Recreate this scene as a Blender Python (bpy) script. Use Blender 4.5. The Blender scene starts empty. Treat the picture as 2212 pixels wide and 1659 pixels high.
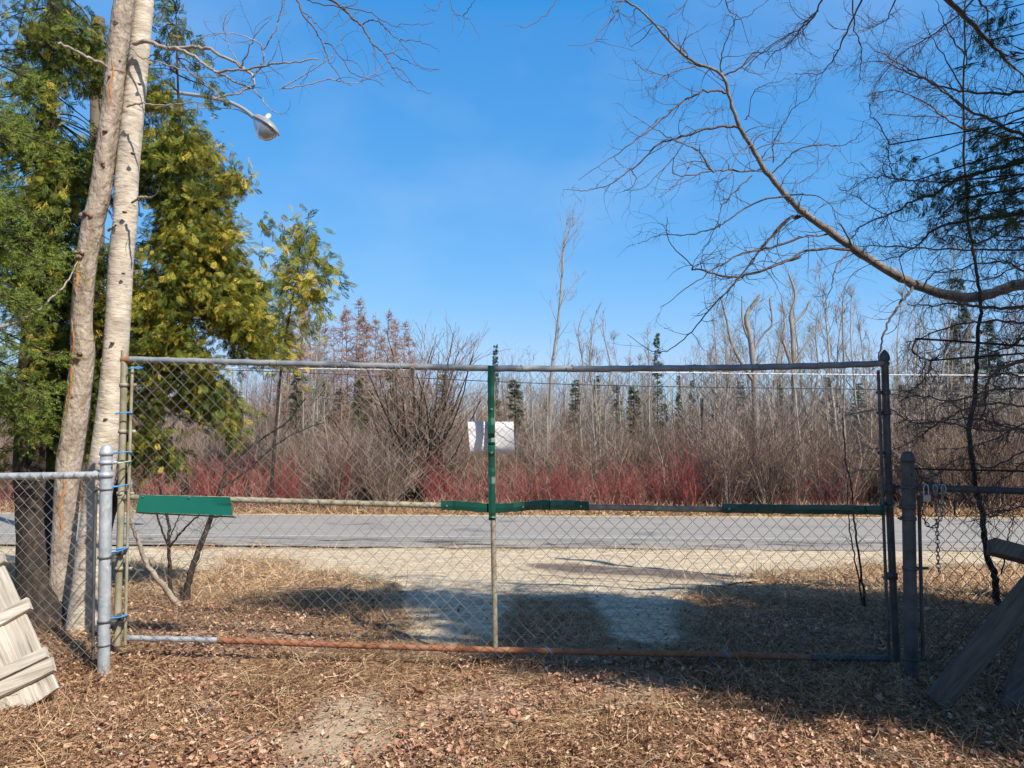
import bpy, math, random
import numpy as np
from mathutils import Vector, Matrix
RNG = np.random.default_rng(7)
random.seed(7)
C = bpy.context.scene.collection
S = bpy.context.scene

# ------------------------------------------------------------------ camera, world, sun, exposure
CAM_H = 1.45; PITCH = 3.4; F = 1661.0; CX = 1106.0; CY = 829.5
cam = bpy.data.cameras.new('camera'); camo = bpy.data.objects.new('camera', cam); C.objects.link(camo)
camo.location = (0, 0, CAM_H); camo.rotation_euler = (math.radians(90 + PITCH), 0, 0)
cam.sensor_width = 36; cam.lens = 36 * F / 2212.0; cam.clip_start = 0.05; cam.clip_end = 2000
S.camera = camo
SUN_AZ = math.radians(42); SUN_EL = math.radians(47)      # azimuth measured from behind the camera towards the right
to_sun = Vector((math.sin(SUN_AZ)*math.cos(SUN_EL), -math.cos(SUN_AZ)*math.cos(SUN_EL), math.sin(SUN_EL)))
w = bpy.data.worlds.new("World"); S.world = w; w.use_nodes = True
nt = w.node_tree; nt.nodes.clear()
sky = nt.nodes.new('ShaderNodeTexSky'); sky.sky_type = 'NISHITA'; sky.sun_disc = False
sky.sun_elevation = SUN_EL; sky.sun_rotation = math.pi - SUN_AZ; sky.altitude = 200
sky.air_density = 1.0; sky.dust_density = 0.6; sky.ozone_density = 2.5
hs = nt.nodes.new('ShaderNodeHueSaturation'); hs.inputs['Saturation'].default_value = 1.22; hs.inputs['Hue'].default_value = 0.497
wtc = nt.nodes.new('ShaderNodeTexCoord'); wmap = nt.nodes.new('ShaderNodeMapping'); wmap.inputs['Scale'].default_value = (1.6, 1.6, 3.2)
wn = nt.nodes.new('ShaderNodeTexNoise'); wn.inputs['Scale'].default_value = 1.7; wn.inputs['Detail'].default_value = 4; wn.inputs['Roughness'].default_value = 0.5
wr = nt.nodes.new('ShaderNodeMapRange'); wr.inputs['From Min'].default_value = 0.48; wr.inputs['From Max'].default_value = 0.8; wr.inputs['To Max'].default_value = 0.30
wm = nt.nodes.new('ShaderNodeMixRGB'); wm.inputs['Color2'].default_value = (3.6, 4.6, 6.0, 1)
bg = nt.nodes.new('ShaderNodeBackground'); bg.inputs['Strength'].default_value = 0.125
wo = nt.nodes.new('ShaderNodeOutputWorld'); L = nt.links.new
SKY_S = 0.125; EXPO = 0.4; KG = SKY_S*2**0.2
sep = nt.nodes.new('ShaderNodeSeparateColor'); com = nt.nodes.new('ShaderNodeCombineColor')
L(sky.outputs[0], hs.inputs['Color']); L(hs.outputs[0], sep.inputs[0])
for i_, (coef, gam) in enumerate(((.88, 1.0), (.80, .584), (1.052, .364))):
    m1 = nt.nodes.new('ShaderNodeMath'); m1.operation = 'MULTIPLY'; m1.inputs[1].default_value = KG; L(sep.outputs[i_], m1.inputs[0])
    m2_ = nt.nodes.new('ShaderNodeMath'); m2_.operation = 'POWER'; m2_.inputs[1].default_value = gam; L(m1.outputs[0], m2_.inputs[0])
    m3_ = nt.nodes.new('ShaderNodeMath'); m3_.operation = 'MULTIPLY'; m3_.inputs[1].default_value = coef/(SKY_S*2**EXPO); L(m2_.outputs[0], m3_.inputs[0])
    knee = (.079, .202, .432)[i_]; p5 = nt.nodes.new('ShaderNodeMath'); p5.operation = 'POWER'; p5.inputs[1].default_value = 7.0; L(m1.outputs[0], p5.inputs[0])   # darkens the sky overhead to cut fill in the shade
    p6 = nt.nodes.new('ShaderNodeMath'); p6.operation = 'MULTIPLY'; p6.inputs[1].default_value = coef*knee**(gam-7.0)/(SKY_S*2**EXPO); L(p5.outputs[0], p6.inputs[0])
    p7 = nt.nodes.new('ShaderNodeMath'); p7.operation = 'MINIMUM'; L(m3_.outputs[0], p7.inputs[0]); L(p6.outputs[0], p7.inputs[1]); 
    p8 = nt.nodes.new('ShaderNodeMath'); p8.operation = 'MINIMUM'; p8.inputs[1].default_value = (.45, .72, 1.05)[i_]/(SKY_S*2**EXPO); L(p7.outputs[0], p8.inputs[0]); L(p8.outputs[0], com.inputs[i_])
L(com.outputs[0], wm.inputs['Color1']); L(wtc.outputs['Generated'], wmap.inputs[0]); L(wmap.outputs[0], wn.inputs['Vector'])
L(wn.outputs['Fac'], wr.inputs['Value']); L(wr.outputs[0], wm.inputs['Fac']); L(wm.outputs[0], bg.inputs['Color']); L(bg.outputs[0], wo.inputs[0])
sl = bpy.data.lights.new('sun', 'SUN'); sl.energy = 5.0; sl.angle = math.radians(0.53); sl.color = (1.0, 0.92, 0.80)
slo = bpy.data.objects.new('sun', sl); C.objects.link(slo); slo.rotation_euler = to_sun.to_track_quat('Z', 'Y').to_euler()
S.view_settings.view_transform = 'Standard'; S.view_settings.look = 'None'; S.view_settings.exposure = 0.4; S.view_settings.gamma = 1
S.cycles.max_bounces = 6; S.cycles.diffuse_bounces = 3; S.cycles.transparent_max_bounces = 8

# ------------------------------------------------------------------ picture <-> world
ct, st = math.cos(math.radians(PITCH)), math.sin(math.radians(PITCH))
def at(px, py, d):
    """point at world depth d (metres along +Y) seen at px,py of a 2212x1659 frame"""
    u = (px - CX) / F; v = (CY - py) / F
    s = d / (ct - v * st)
    return np.array([u * s, d, CAM_H + (st + v * ct) * s])
def smoothstep(a, b, x):
    t = np.clip((x - a) / (b - a), 0, 1); return t * t * (3 - 2 * t)
ROAD_SLOPE = 0.047
ROAD_N, ROAD_F = 12.25, 18.0
def wav(x, y, s, ph):
    return np.sin(x*s + ph + 1.7*np.sin(y*s*0.63 + ph*2)) * np.cos(y*s*1.13 + 0.7*ph + 1.3*np.sin(x*s*0.71 - ph))
def height(x, y):
    x = np.asarray(x, float); y = np.asarray(y, float)
    yr = y + ROAD_SLOPE * x
    z = -0.45 * smoothstep(5.5, 12.3, yr) - 0.15 * np.clip((yr - 12.3) / 5.7, 0, 1)
    z = z - 0.22 * smoothstep(18.6, 20.5, yr) + 0.25 * smoothstep(26, 40, yr)
    rough = np.where(yr < 11.5, 1.0, 0.0) * smoothstep(12.2, 10.5, yr) + smoothstep(18.3, 20, yr)
    b = 0.022*wav(x, y, 1.1, 0.3) + 0.014*wav(x, y, 2.7, 1.9) + 0.008*wav(x, y, 6.1, 4.0)
    # a low hump of leaves in front of the gate centre and by the left fence
    b = b + 0.05*np.exp(-((x-0.1)**2/0.9 + (y-4.1)**2/0.35)) + 0.06*np.exp(-((x+2.3)**2/1.2 + (y-5.4)**2/0.5))
    return z + b * rough
def ground_at(px, py):
    d = 5.0
    u = (px - CX) / F; v = (CY - py) / F
    dr = np.array([u, ct - v*st, st + v*ct]); dr = dr / dr[1]
    lo, hi = 1.0, 60.0
    for _ in range(50):
        mid = 0.5*(lo+hi); p = dr*mid
        if CAM_H + p[2] > float(height(p[0], p[1])): lo = mid
        else: hi = mid
    p = dr*lo
    return np.array([p[0], p[1], float(height(p[0], p[1]))])
def project(P):
    x, y, z = P[..., 0], P[..., 1], P[..., 2] - CAM_H
    f = y*ct + z*st; up = -y*st + z*ct
    return CX + F*x/f, CY - F*up/f
def inpoly(px, py, poly):
    inside = np.zeros(px.shape, bool); n = len(poly); j = n-1
    for i in range(n):
        xi, yi = poly[i]; xj, yj = poly[j]
        c = ((yi > py) != (yj > py)) & (px < (xj-xi)*(py-yi)/((yj-yi) or 1e-9) + xi)
        inside ^= c; j = i
    return inside

# ------------------------------------------------------------------ mesh building
def norm(a):
    return a / np.maximum(np.linalg.norm(a, axis=-1, keepdims=True), 1e-9)
class MB:
    def __init__(s): s.V = []; s.Q = []; s.T = []; s.t = []; s.n = 0
    def add(s, V, Q=None, T=None, tint=0.5):
        V = np.asarray(V, float).reshape(-1, 3)
        if Q is not None and len(Q): s.Q.append(np.asarray(Q, np.int64).reshape(-1, 4) + s.n)
        if T is not None and len(T): s.T.append(np.asarray(T, np.int64).reshape(-1, 3) + s.n)
        s.t.append(np.broadcast_to(np.asarray(tint, float), (len(V),)) if np.ndim(tint) == 0 else np.asarray(tint, float).ravel())
        s.V.append(V); s.n += len(V)
    def tubes(s, P, R, sides=3, tint=0.5, cap=False):
        P = np.asarray(P, float); R = np.asarray(R, float)
        if P.ndim == 2: P = P[None]; R = R[None]
        n, k, _ = P.shape
        Tn = norm(np.gradient(P, axis=1))
        mean = norm(P[:, -1] - P[:, 0] + 1e-6)
        ref = np.where(np.abs(mean[:, 2:3]) > 0.8, np.array([[1.0, 0.05, 0.0]]), np.array([[0.0, 0.05, 1.0]]))
        A = norm(np.cross(Tn, ref[:, None, :])); B = np.cross(Tn, A)
        th = np.arange(sides) * 2*math.pi/sides + 0.4
        c, sn = np.cos(th), np.sin(th)
        V = P[:, :, None, :] + R[:, :, None, None] * (A[:, :, None, :]*c[:, None] + B[:, :, None, :]*sn[:, None])
        base = (np.arange(n)*k*sides)[:, None, None] + (np.arange(k-1)*sides)[None, :, None]
        i = np.arange(sides); j = (i+1) % sides
        q = np.stack([base+i, base+j, base+j+sides, base+i+sides], -1).reshape(-1, 4)
        tn = np.repeat(np.broadcast_to(np.asarray(tint, float), (n,)), k*sides)
        s.add(V.reshape(-1, 3), Q=q, tint=tn)
        if cap:
            for e in (0, k-1):
                idx = [e*sides + a for a in range(sides)]
                cen = P[:, e]
                for m in range(n):
                    VV = np.concatenate([V[m, e], cen[m:m+1]])
                    s.add(VV, T=[[a, (a+1) % sides, sides] if e else [(a+1) % sides, a, sides] for a in range(sides)], tint=float(np.broadcast_to(np.asarray(tint, float), (n,))[m]))
    def box(s, o, ax, ay, az, tint=0.5):
        """box centred at o with half axes"""
        o, ax, ay, az = map(lambda q: np.asarray(q, float), (o, ax, ay, az))
        V = [o + i*ax + j*ay + k*az for i in (-1, 1) for j in (-1, 1) for k in (-1, 1)]
        s.add(V, Q=[[0,1,3,2],[4,6,7,5],[0,4,5,1],[2,3,7,6],[0,2,6,4],[1,5,7,3]], tint=tint)
    def board(s, p0, p1, w, t, nrm, tint=0.5):
        p0 = np.asarray(p0, float); p1 = np.asarray(p1, float); a = norm(p1-p0); nrm = np.asarray(nrm, float)
        nrm = norm(nrm - a*np.dot(nrm, a)); b = np.cross(nrm, a)
        s.box((p0+p1)/2, (p1-p0)/2, b*w/2, nrm*t/2, tint)
    def lathe(s, o, prof, sides=20, axis='z', tint=0.5):
        o = np.asarray(o, float); th = np.arange(sides)*2*math.pi/sides
        V = []
        for r, h in prof:
            for a in th: V.append(o + np.array([r*math.cos(a), r*math.sin(a), h]))
        Q = [[i*sides+j, i*sides+(j+1) % sides, (i+1)*sides+(j+1) % sides, (i+1)*sides+j] for i in range(len(prof)-1) for j in range(sides)]
        s.add(V, Q=Q, tint=tint)
    def copies(s, V, Q, M, pos, tint):
        """V (v,3) F quads copied by matrices M (n,3,3) and pos (n,3)"""
        n = len(M); W = np.einsum('nij,vj->nvi', M, V) + pos[:, None, :]
        q = (np.arange(n)*len(V))[:, None, None] + np.asarray(Q)[None]
        s.add(W.reshape(-1, 3), Q=q.reshape(-1, 4), tint=np.repeat(tint, len(V)))
    def build(s, name, mat, parent=None, smooth=True, loc=None):
        V = np.concatenate(s.V) if s.V else np.zeros((0, 3)); t = np.concatenate(s.t) if s.t else np.zeros(0)
        if parent is not None:
            off = np.zeros(3); p = parent
            while p is not None: off += np.array(p.location); p = p.parent
            V = V - off
        elif loc is not None: V = V - np.asarray(loc)
        Q = np.concatenate(s.Q) if s.Q else np.zeros((0, 4), np.int64); T = np.concatenate(s.T) if s.T else np.zeros((0, 3), np.int64)
        me = bpy.data.meshes.new(name); me.vertices.add(len(V)); me.vertices.foreach_set('co', V.astype(np.float32).ravel())
        li = np.concatenate([Q.ravel(), T.ravel()]).astype(np.int32)
        me.loops.add(len(li)); me.loops.foreach_set('vertex_index', li)
        ls = np.concatenate([np.arange(len(Q))*4, len(Q)*4 + np.arange(len(T))*3]).astype(np.int32)
        me.polygons.add(len(ls)); me.polygons.foreach_set('loop_start', ls)
        me.polygons.foreach_set('use_smooth', np.full(len(ls), bool(smooth)))
        me.update(calc_edges=True)
        at_ = me.attributes.new('tint', 'FLOAT', 'POINT'); at_.data.foreach_set('value', t.astype(np.float32))
        me.materials.append(mat)
        o = bpy.data.objects.new(name, me); C.objects.link(o)
        if parent is not None: o.parent = parent
        elif loc is not None: o.location = Vector(loc)
        return o
def tag(o, label=None, cat=None, group=None, kind=None):
    if label: o['label'] = label
    if cat: o['category'] = cat
    if group: o['group'] = group
    if kind: o['kind'] = kind
    return o
def thing(name, label, cat, loc=(0, 0, 0), group=None):
    o = bpy.data.objects.new(name, None); C.objects.link(o); o.location = Vector([float(a) for a in loc]); o.empty_display_size = 0.1
    return tag(o, label, cat, group)
def copy_tree(o, parent=None):
    c = o.copy(); C.objects.link(c); c.parent = parent
    for ch in o.children: copy_tree(ch, c)
    return c
def cr(pts, n=6):
    """Catmull-Rom resample of (k,d) points"""
    P = np.asarray(pts, float)
    if len(P) < 3: 
        t = np.linspace(0, 1, n+1)[:, None]; return P[0]*(1-t) + P[-1]*t
    E = np.vstack([2*P[0]-P[1], P, 2*P[-1]-P[-2]]); out = []
    for i in range(1, len(E)-2):
        a, b, c, d = E[i-1], E[i], E[i+1], E[i+2]
        for u in np.arange(n)/n:
            out.append(0.5*((2*b) + (-a+c)*u + (2*a-5*b+4*c-d)*u*u + (-a+3*b-3*c+d)*u**3))
    out.append(P[-1]); return np.array(out)

# ------------------------------------------------------------------ growing twigs
def grow(p0, d0, Ln, r0, r1, k=5, wander=0.25, up=0.0, curl=0.0):
    n = len(p0); d = norm(d0); P = [p0]; p = p0.copy()
    cv = norm(np.cross(RNG.normal(size=(n, 3)), d)) * (curl * RNG.uniform(0.3, 1.0, (n, 1)))
    for i in range(k):
        d = norm(d + wander*RNG.normal(size=(n, 3))*0.5 + np.array([0, 0, up]) + cv)
        p = p + d*(Ln/k)[:, None]; P.append(p)
    P = np.stack(P, 1)
    R = np.asarray(r0).reshape(-1, 1)*np.ones((n, 1))*(1-np.linspace(0, 1, k+1)) + np.asarray(r1).reshape(-1, 1)*np.linspace(0, 1, k+1)
    return P, R
def shoots(P, R, per, ang=(0.5, 1.0), lo=0.15, hi=0.98):
    n, k, _ = P.shape; per = int(per)
    t = np.sort(RNG.uniform(lo, hi, (n, per)), 1)*(k-1); i = np.clip(t.astype(int), 0, k-2); f = (t-i)[..., None]
    a = np.take_along_axis(P, i[..., None], 1); b = np.take_along_axis(P, i[..., None]+1, 1)
    p = (a*(1-f)+b*f).reshape(-1, 3); tg = norm(b-a).reshape(-1, 3)
    r = (np.take_along_axis(R, i, 1)*(1-f[..., 0]) + np.take_along_axis(R, i+1, 1)*f[..., 0]).ravel()
    pr = norm(np.cross(RNG.normal(size=tg.shape), tg)); an = RNG.uniform(ang[0], ang[1], len(tg))[:, None]
    return p, tg*np.cos(an)+pr*np.sin(an), r, (t/(k-1)).ravel()

# ------------------------------------------------------------------ materials
def mat(name, cols, rough=0.8, noise=8.0, mapscale=(1, 1, 1), bump=0.0, bump_scale=None, use_tint=False, metal=0.0, tintmix=1.0, detail=5, spec=0.3, band=None, trans=0.0, speck=None):
    m = bpy.data.materials.new(name); m.use_nodes = True; n = m.node_tree.nodes; l = m.node_tree.links.new
    b = n['Principled BSDF']; b.inputs['Roughness'].default_value = rough; b.inputs['Metallic'].default_value = metal
    b.inputs['Specular IOR Level'].default_value = spec
    tc = n.new('ShaderNodeTexCoord'); mp = n.new('ShaderNodeMapping'); mp.inputs['Scale'].default_value = mapscale; l(tc.outputs['Object'], mp.inputs[0])
    no = n.new('ShaderNodeTexNoise'); no.inputs['Scale'].default_value = noise; no.inputs['Detail'].default_value = detail; no.inputs['Roughness'].default_value = 0.62; l(mp.outputs[0], no.inputs['Vector'])
    rp = n.new('ShaderNodeValToRGB'); e = rp.color_ramp.elements
    ps = np.linspace(0.0 if use_tint else 0.3, 1.0 if use_tint else 0.72, len(cols))
    e[0].position = ps[0]; e[0].color = (*cols[0], 1); e[1].position = ps[-1]; e[1].color = (*cols[-1], 1)
    for i in range(1, len(cols)-1):
        x = e.new(ps[i]); x.color = (*cols[i], 1)
    fac = no.outputs['Fac']
    if use_tint:
        a = n.new('ShaderNodeAttribute'); a.attribute_name = 'tint'
        mr = n.new('ShaderNodeMath'); mr.operation = 'MULTIPLY_ADD'; mr.inputs[1].default_value = 0.5*(1-tintmix)+0.18; mr.inputs[2].default_value = -0.09-0.25*(1-tintmix)
        l(no.outputs['Fac'], mr.inputs[0]); ad = n.new('ShaderNodeMath'); ad.operation = 'ADD'; l(a.outputs['Fac'], ad.inputs[0]); l(mr.outputs[0], ad.inputs[1]); fac = ad.outputs[0]
    l(fac, rp.inputs[0]); col = rp.outputs[0]
    if band:    # dark horizontal marks: (colour, scale_xy, scale_z, lo, hi)
        bc, sxy, sz, lo, hi = band
        m2 = n.new('ShaderNodeMapping'); m2.inputs['Scale'].default_value = (sxy, sxy, sz); l(tc.outputs['Object'], m2.inputs[0])
        n2 = n.new('ShaderNodeTexNoise'); n2.inputs['Scale'].default_value = 1.0; n2.inputs['Detail'].default_value = 6; n2.inputs['Roughness'].default_value = 0.7; l(m2.outputs[0], n2.inputs['Vector'])
        r2 = n.new('ShaderNodeMapRange'); r2.inputs['From Min'].default_value = lo; r2.inputs['From Max'].default_value = hi; l(n2.outputs['Fac'], r2.inputs['Value'])
        mx = n.new('ShaderNodeMixRGB'); mx.inputs['Color2'].default_value = (*bc, 1); l(r2.outputs[0], mx.inputs['Fac']); l(col, mx.inputs['Color1']); col = mx.outputs[0]
    if speck:
        sc_, sz2, lo, hi = speck
        n3 = n.new('ShaderNodeTexNoise'); n3.inputs['Scale'].default_value = sz2; n3.inputs['Detail'].default_value = 3; l(tc.outputs['Object'], n3.inputs['Vector'])
        r3 = n.new('ShaderNodeMapRange'); r3.inputs['From Min'].default_value = lo; r3.inputs['From Max'].default_value = hi; l(n3.outputs['Fac'], r3.inputs['Value'])
        mx = n.new('ShaderNodeMixRGB'); mx.inputs['Color2'].default_value = (*sc_, 1); l(r3.outputs[0], mx.inputs['Fac']); l(col, mx.inputs['Color1']); col = mx.outputs[0]
    l(col, b.inputs['Base Color'])
    if trans:
        tr = n.new('ShaderNodeBsdfTranslucent'); l(col, tr.inputs['Color']); ms = n.new('ShaderNodeMixShader'); ms.inputs[0].default_value = trans
        l(b.outputs[0], ms.inputs[1]); l(tr.outputs[0], ms.inputs[2]); l(ms.outputs[0], n['Material Output'].inputs['Surface'])
    if bump:
        bp = n.new('ShaderNodeBump'); bp.inputs['Strength'].default_value = bump; bp.inputs['Distance'].default_value = 0.02
        if bump_scale:
            n4 = n.new('ShaderNodeTexNoise'); n4.inputs['Scale'].default_value = bump_scale; n4.inputs['Detail'].default_value = 6; l(mp.outputs[0], n4.inputs['Vector']); l(n4.outputs['Fac'], bp.inputs['Height'])
        else: l(no.outputs['Fac'], bp.inputs['Height'])
        l(bp.outputs[0], b.inputs['Normal'])
    return m
M = {}
M['ground'] = mat('ground_soil', [(.48,.38,.26),(.34,.25,.165),(.24,.17,.10),(.11,.07,.045)], .95, 9, bump=.9, bump_scale=45, use_tint=True, tintmix=.3)
def littermat():
    m = M['ground']; n = m.node_tree.nodes; l = m.node_tree.links.new; pb_ = n['Principled BSDF']; src = pb_.inputs['Base Color'].links[0].from_socket; a = n.new('ShaderNodeAttribute'); a.attribute_name = 'tint'
    tc = [x for x in n if x.type == 'TEX_COORD'][0]; v = n.new('ShaderNodeTexVoronoi'); v.inputs['Scale'].default_value = 55; mp = n.new('ShaderNodeMapping'); mp.inputs['Scale'].default_value = (1, 1.5, 1)
    nn = n.new('ShaderNodeTexNoise'); nn.inputs['Scale'].default_value = 12; va = n.new('ShaderNodeMixRGB'); va.inputs['Fac'].default_value = .12; l(tc.outputs['Object'], nn.inputs['Vector']); l(tc.outputs['Object'], va.inputs['Color1']); l(nn.outputs['Color'], va.inputs['Color2']); l(va.outputs[0], mp.inputs[0]); l(mp.outputs[0], v.inputs['Vector'])
    sp_ = n.new('ShaderNodeSeparateColor'); l(v.outputs['Color'], sp_.inputs[0]); rp = n.new('ShaderNodeValToRGB'); e = rp.color_ramp.elements; e[0].color = (.085, .045, .025, 1); e[1].color = (.60, .42, .27, 1); x = e.new(.35); x.color = (.22, .125, .07, 1); x = e.new(.7); x.color = (.38, .24, .145, 1); l(sp_.outputs[0], rp.inputs[0])
    mr = n.new('ShaderNodeMapRange'); mr.inputs['From Min'].default_value = .35; mr.inputs['From Max'].default_value = .75; l(a.outputs['Fac'], mr.inputs['Value']); mx = n.new('ShaderNodeMixRGB'); l(mr.outputs[0], mx.inputs['Fac']); l(src, mx.inputs['Color1']); l(rp.outputs[0], mx.inputs['Color2']); l(mx.outputs[0], pb_.inputs['Base Color'])
littermat()
M['gravel'] = mat('pale_gravel', [(.30,.235,.15),(.56,.455,.315),(.70,.60,.43)], .95, 9, mapscale=(.6, 1.1, 1), bump=.8, bump_scale=60, speck=((.20,.16,.12), 24, .57, .68))
def gravelblend():
    m = M['gravel']; n = m.node_tree.nodes; l = m.node_tree.links.new; pb_ = n['Principled BSDF']; src = pb_.inputs['Base Color'].links[0].from_socket
    tc = [x for x in n if x.type == 'TEX_COORD'][0]; a = n.new('ShaderNodeAttribute'); a.attribute_name = 'tint'
    no = n.new('ShaderNodeTexNoise'); no.inputs['Scale'].default_value = 3.2; no.inputs['Detail'].default_value = 8; no.inputs['Roughness'].default_value = .7; l(tc.outputs['Object'], no.inputs['Vector'])
    ad = n.new('ShaderNodeMath'); ad.operation = 'ADD'; l(a.outputs['Fac'], ad.inputs[0]); l(no.outputs['Fac'], ad.inputs[1])
    mr = n.new('ShaderNodeMapRange'); mr.inputs['From Min'].default_value = .85; mr.inputs['From Max'].default_value = 1.12; l(ad.outputs[0], mr.inputs['Value'])
    n2 = n.new('ShaderNodeTexNoise'); n2.inputs['Scale'].default_value = 9; n2.inputs['Detail'].default_value = 6; l(tc.outputs['Object'], n2.inputs['Vector'])
    rp = n.new('ShaderNodeValToRGB'); e = rp.color_ramp.elements; e[0].position = .35; e[0].color = (.16, .11, .065, 1); e[1].position = .65; e[1].color = (.34, .26, .15, 1); l(n2.outputs['Fac'], rp.inputs[0])
    mx = n.new('ShaderNodeMixRGB'); l(mr.outputs[0], mx.inputs['Fac']); l(rp.outputs[0], mx.inputs['Color1']); l(src, mx.inputs['Color2']); l(mx.outputs[0], pb_.inputs['Base Color'])
gravelblend()
M['asphalt'] = mat('worn_asphalt', [(.235,.222,.20),(.295,.278,.25),(.335,.315,.28)], .9, 2.2, mapscale=(.12, 1.6, 1), bump=.3, bump_scale=70, speck=((.14,.14,.135), 1.1, .62, .75))
M['shoulder'] = mat('dusty_asphalt', [(.21,.20,.19),(.30,.27,.235),(.39,.34,.27)], .95, 3, mapscale=(.25, 1.2, 1), bump=.4, bump_scale=60, speck=((.10,.09,.08), 2.3, .62, .68))
M['verge'] = mat('sandy_verge', [(.40,.32,.20),(.55,.45,.29)], .95, 6, bump=.5)
M['line'] = mat('worn_white_paint', [(.30,.29,.28),(.62,.61,.58)], .8, 6, mapscale=(.6, 3, 1))
M['crack'] = mat('crack_filler', [(.035,.035,.035),(.07,.065,.06)], .9, 8)
M['puddle'] = mat('damp_soil', [(.10,.075,.06),(.16,.12,.095),(.30,.24,.17)], .8, 4, mapscale=(.6, 1.5, 1), bump=.6, bump_scale=50)
M['leaf'] = mat('dead_leaf', [(.11,.048,.03),(.29,.14,.085),(.48,.27,.17),(.64,.42,.28),(.80,.60,.43)], .75, 30, use_tint=True, trans=.18)
M['straw'] = mat('dry_grass', [(.12,.062,.034),(.32,.19,.10),(.57,.38,.22),(.78,.60,.38)], .8, 10, use_tint=True, trans=.22)
M['green_grass'] = mat('green_grass', [(.09,.13,.03),(.22,.28,.07)], .8, 10, use_tint=True, trans=.25)
M['poplar'] = mat('pale_poplar_bark', [(.34,.27,.20),(.56,.48,.38),(.70,.62,.51)], .85, 7, mapscale=(1, 1, 2.2), bump=.45, bump_scale=22, band=((.15,.115,.09), 8, 34, .57, .70), speck=((.36,.31,.26), 4.5, .48, .72))
M['brownbark'] = mat('cracked_brown_bark', [(.22,.165,.125),(.40,.325,.26),(.56,.475,.39)], .9, 9, mapscale=(1.5, 1.5, .8), bump=1.0, bump_scale=26, band=((.14,.09,.065), 9, 30, .57, .68))
M['split'] = mat('orange_inner_wood', [(.42,.17,.06),(.62,.33,.15)], .8, 14, mapscale=(3, 3, .6), bump=.4)
M['knot'] = mat('dark_bark_knot', [(.10,.075,.06),(.26,.20,.155)], .9, 25, bump=.7)
M['burl'] = mat('rough_burl', [(.10,.065,.045),(.26,.18,.13),(.36,.27,.20)], .9, 40, bump=.8)
M['cedarbark'] = mat('shade_dark_cedar_bark', [(.018,.014,.012),(.04,.03,.024),(.10,.07,.05)], .95, 14, mapscale=(2, 2, .25), bump=.9)  # bark darkened so the cedar trunk reads as shaded
M['limbbark'] = mat('limb_bark', [(.19,.15,.12),(.36,.30,.24),(.50,.43,.36)], .85, 12, bump=.5, bump_scale=40, band=((.10,.07,.055), 12, 12, .58, .72))
M['greylimb'] = mat('grey_limb_bark', [(.10,.087,.078),(.21,.185,.165),(.42,.385,.35)], .85, 12, bump=.5, bump_scale=40, band=((.07,.05,.04), 12, 12, .56, .70))
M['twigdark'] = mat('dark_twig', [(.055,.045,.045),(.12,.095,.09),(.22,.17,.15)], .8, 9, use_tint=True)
M['cedar'] = mat('cedar_foliage', [(.03,.055,.012),(.085,.125,.02),(.20,.225,.03),(.42,.35,.045),(.64,.48,.08)], .7, 1.6, use_tint=True, trans=.28)
M['spruce'] = mat('spruce_needles', [(.08,.13,.02),(.19,.27,.04),(.40,.46,.10)], .7, 4, use_tint=True, trans=.12)
M['farspruce'] = mat('far_spruce_needles', [(.035,.055,.022),(.07,.10,.03),(.17,.17,.05)], .8, 1.2, use_tint=True)
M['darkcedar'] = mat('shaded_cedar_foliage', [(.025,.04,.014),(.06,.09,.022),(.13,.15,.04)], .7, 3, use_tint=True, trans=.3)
M['sap'] = mat('pale_sapling_bark', [(.10,.082,.07),(.25,.205,.17),(.47,.41,.345)], .85, 3, use_tint=True)
M['snag'] = mat('grey_dead_wood', [(.13,.11,.10),(.27,.24,.21),(.42,.38,.34)], .9, 4, use_tint=True)
M['brush'] = mat('brush_twigs', [(.045,.028,.022),(.13,.085,.065),(.30,.205,.15),(.56,.45,.35)], .85, 1.3, use_tint=True)
M['dogwood'] = mat('red_dogwood_stems', [(.15,.04,.038),(.34,.07,.065),(.46,.22,.16)], .7, 2, use_tint=True)
M['larch'] = mat('russet_larch_twigs', [(.16,.09,.065),(.30,.17,.12),(.42,.25,.17)], .85, 1.5, use_tint=True)
M['galv'] = mat('galvanised_steel', [(.33,.37,.40),(.46,.50,.53),(.60,.63,.65)], .48, 18, metal=.35, bump=.08, spec=.5, speck=((.72,.74,.74), 40, .62, .75))
M['rail'] = mat('weathered_galvanised_pipe', [(.15,.17,.185),(.24,.265,.285),(.33,.35,.365)], .6, 9, metal=.1, spec=.3, speck=((.20,.12,.07), 6, .64, .74))
M['tanpipe'] = mat('tan_weathered_pipe', [(.22,.20,.13),(.34,.31,.22),(.44,.41,.31)], .65, 9, metal=.15, speck=((.30,.13,.05), 11, .62, .74))
M['dullshadepipe'] = mat('dull_shade_darkened_pipe', [(.06,.065,.07),(.11,.115,.12),(.16,.165,.17)], .6, 9, metal=.3)  # dull fittings; on latch-end pipes the dark tone stands in for shade
M['rustpipe'] = mat('rusty_pipe', [(.19,.075,.04),(.33,.135,.065),(.30,.20,.12)], .85, 7, mapscale=(2, 2, 2), bump=.4)
M['wire'] = mat('fence_wire', [(.14,.135,.13),(.26,.25,.24),(.42,.41,.39)], .5, 3, metal=.4)
M['green'] = mat('green_painted_sheet', [(.004,.085,.058),(.005,.10,.068),(.006,.11,.075)], .38, 2.5, spec=.5)
M['greenstrip'] = mat('dark_green_sheet', [(.003,.05,.034),(.004,.066,.045),(.005,.08,.055)], .35, 2.5, spec=.5)
M['greenedge'] = mat('dark_green_edge', [(.01,.03,.03),(.015,.04,.04)], .6, 3)
M['screw'] = mat('screw_head', [(.3,.3,.3),(.6,.6,.6)], .4, 20, metal=.8)
M['paper'] = mat('white_paper', [(.78,.77,.80),(.84,.83,.86)], .7, 2)
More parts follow.
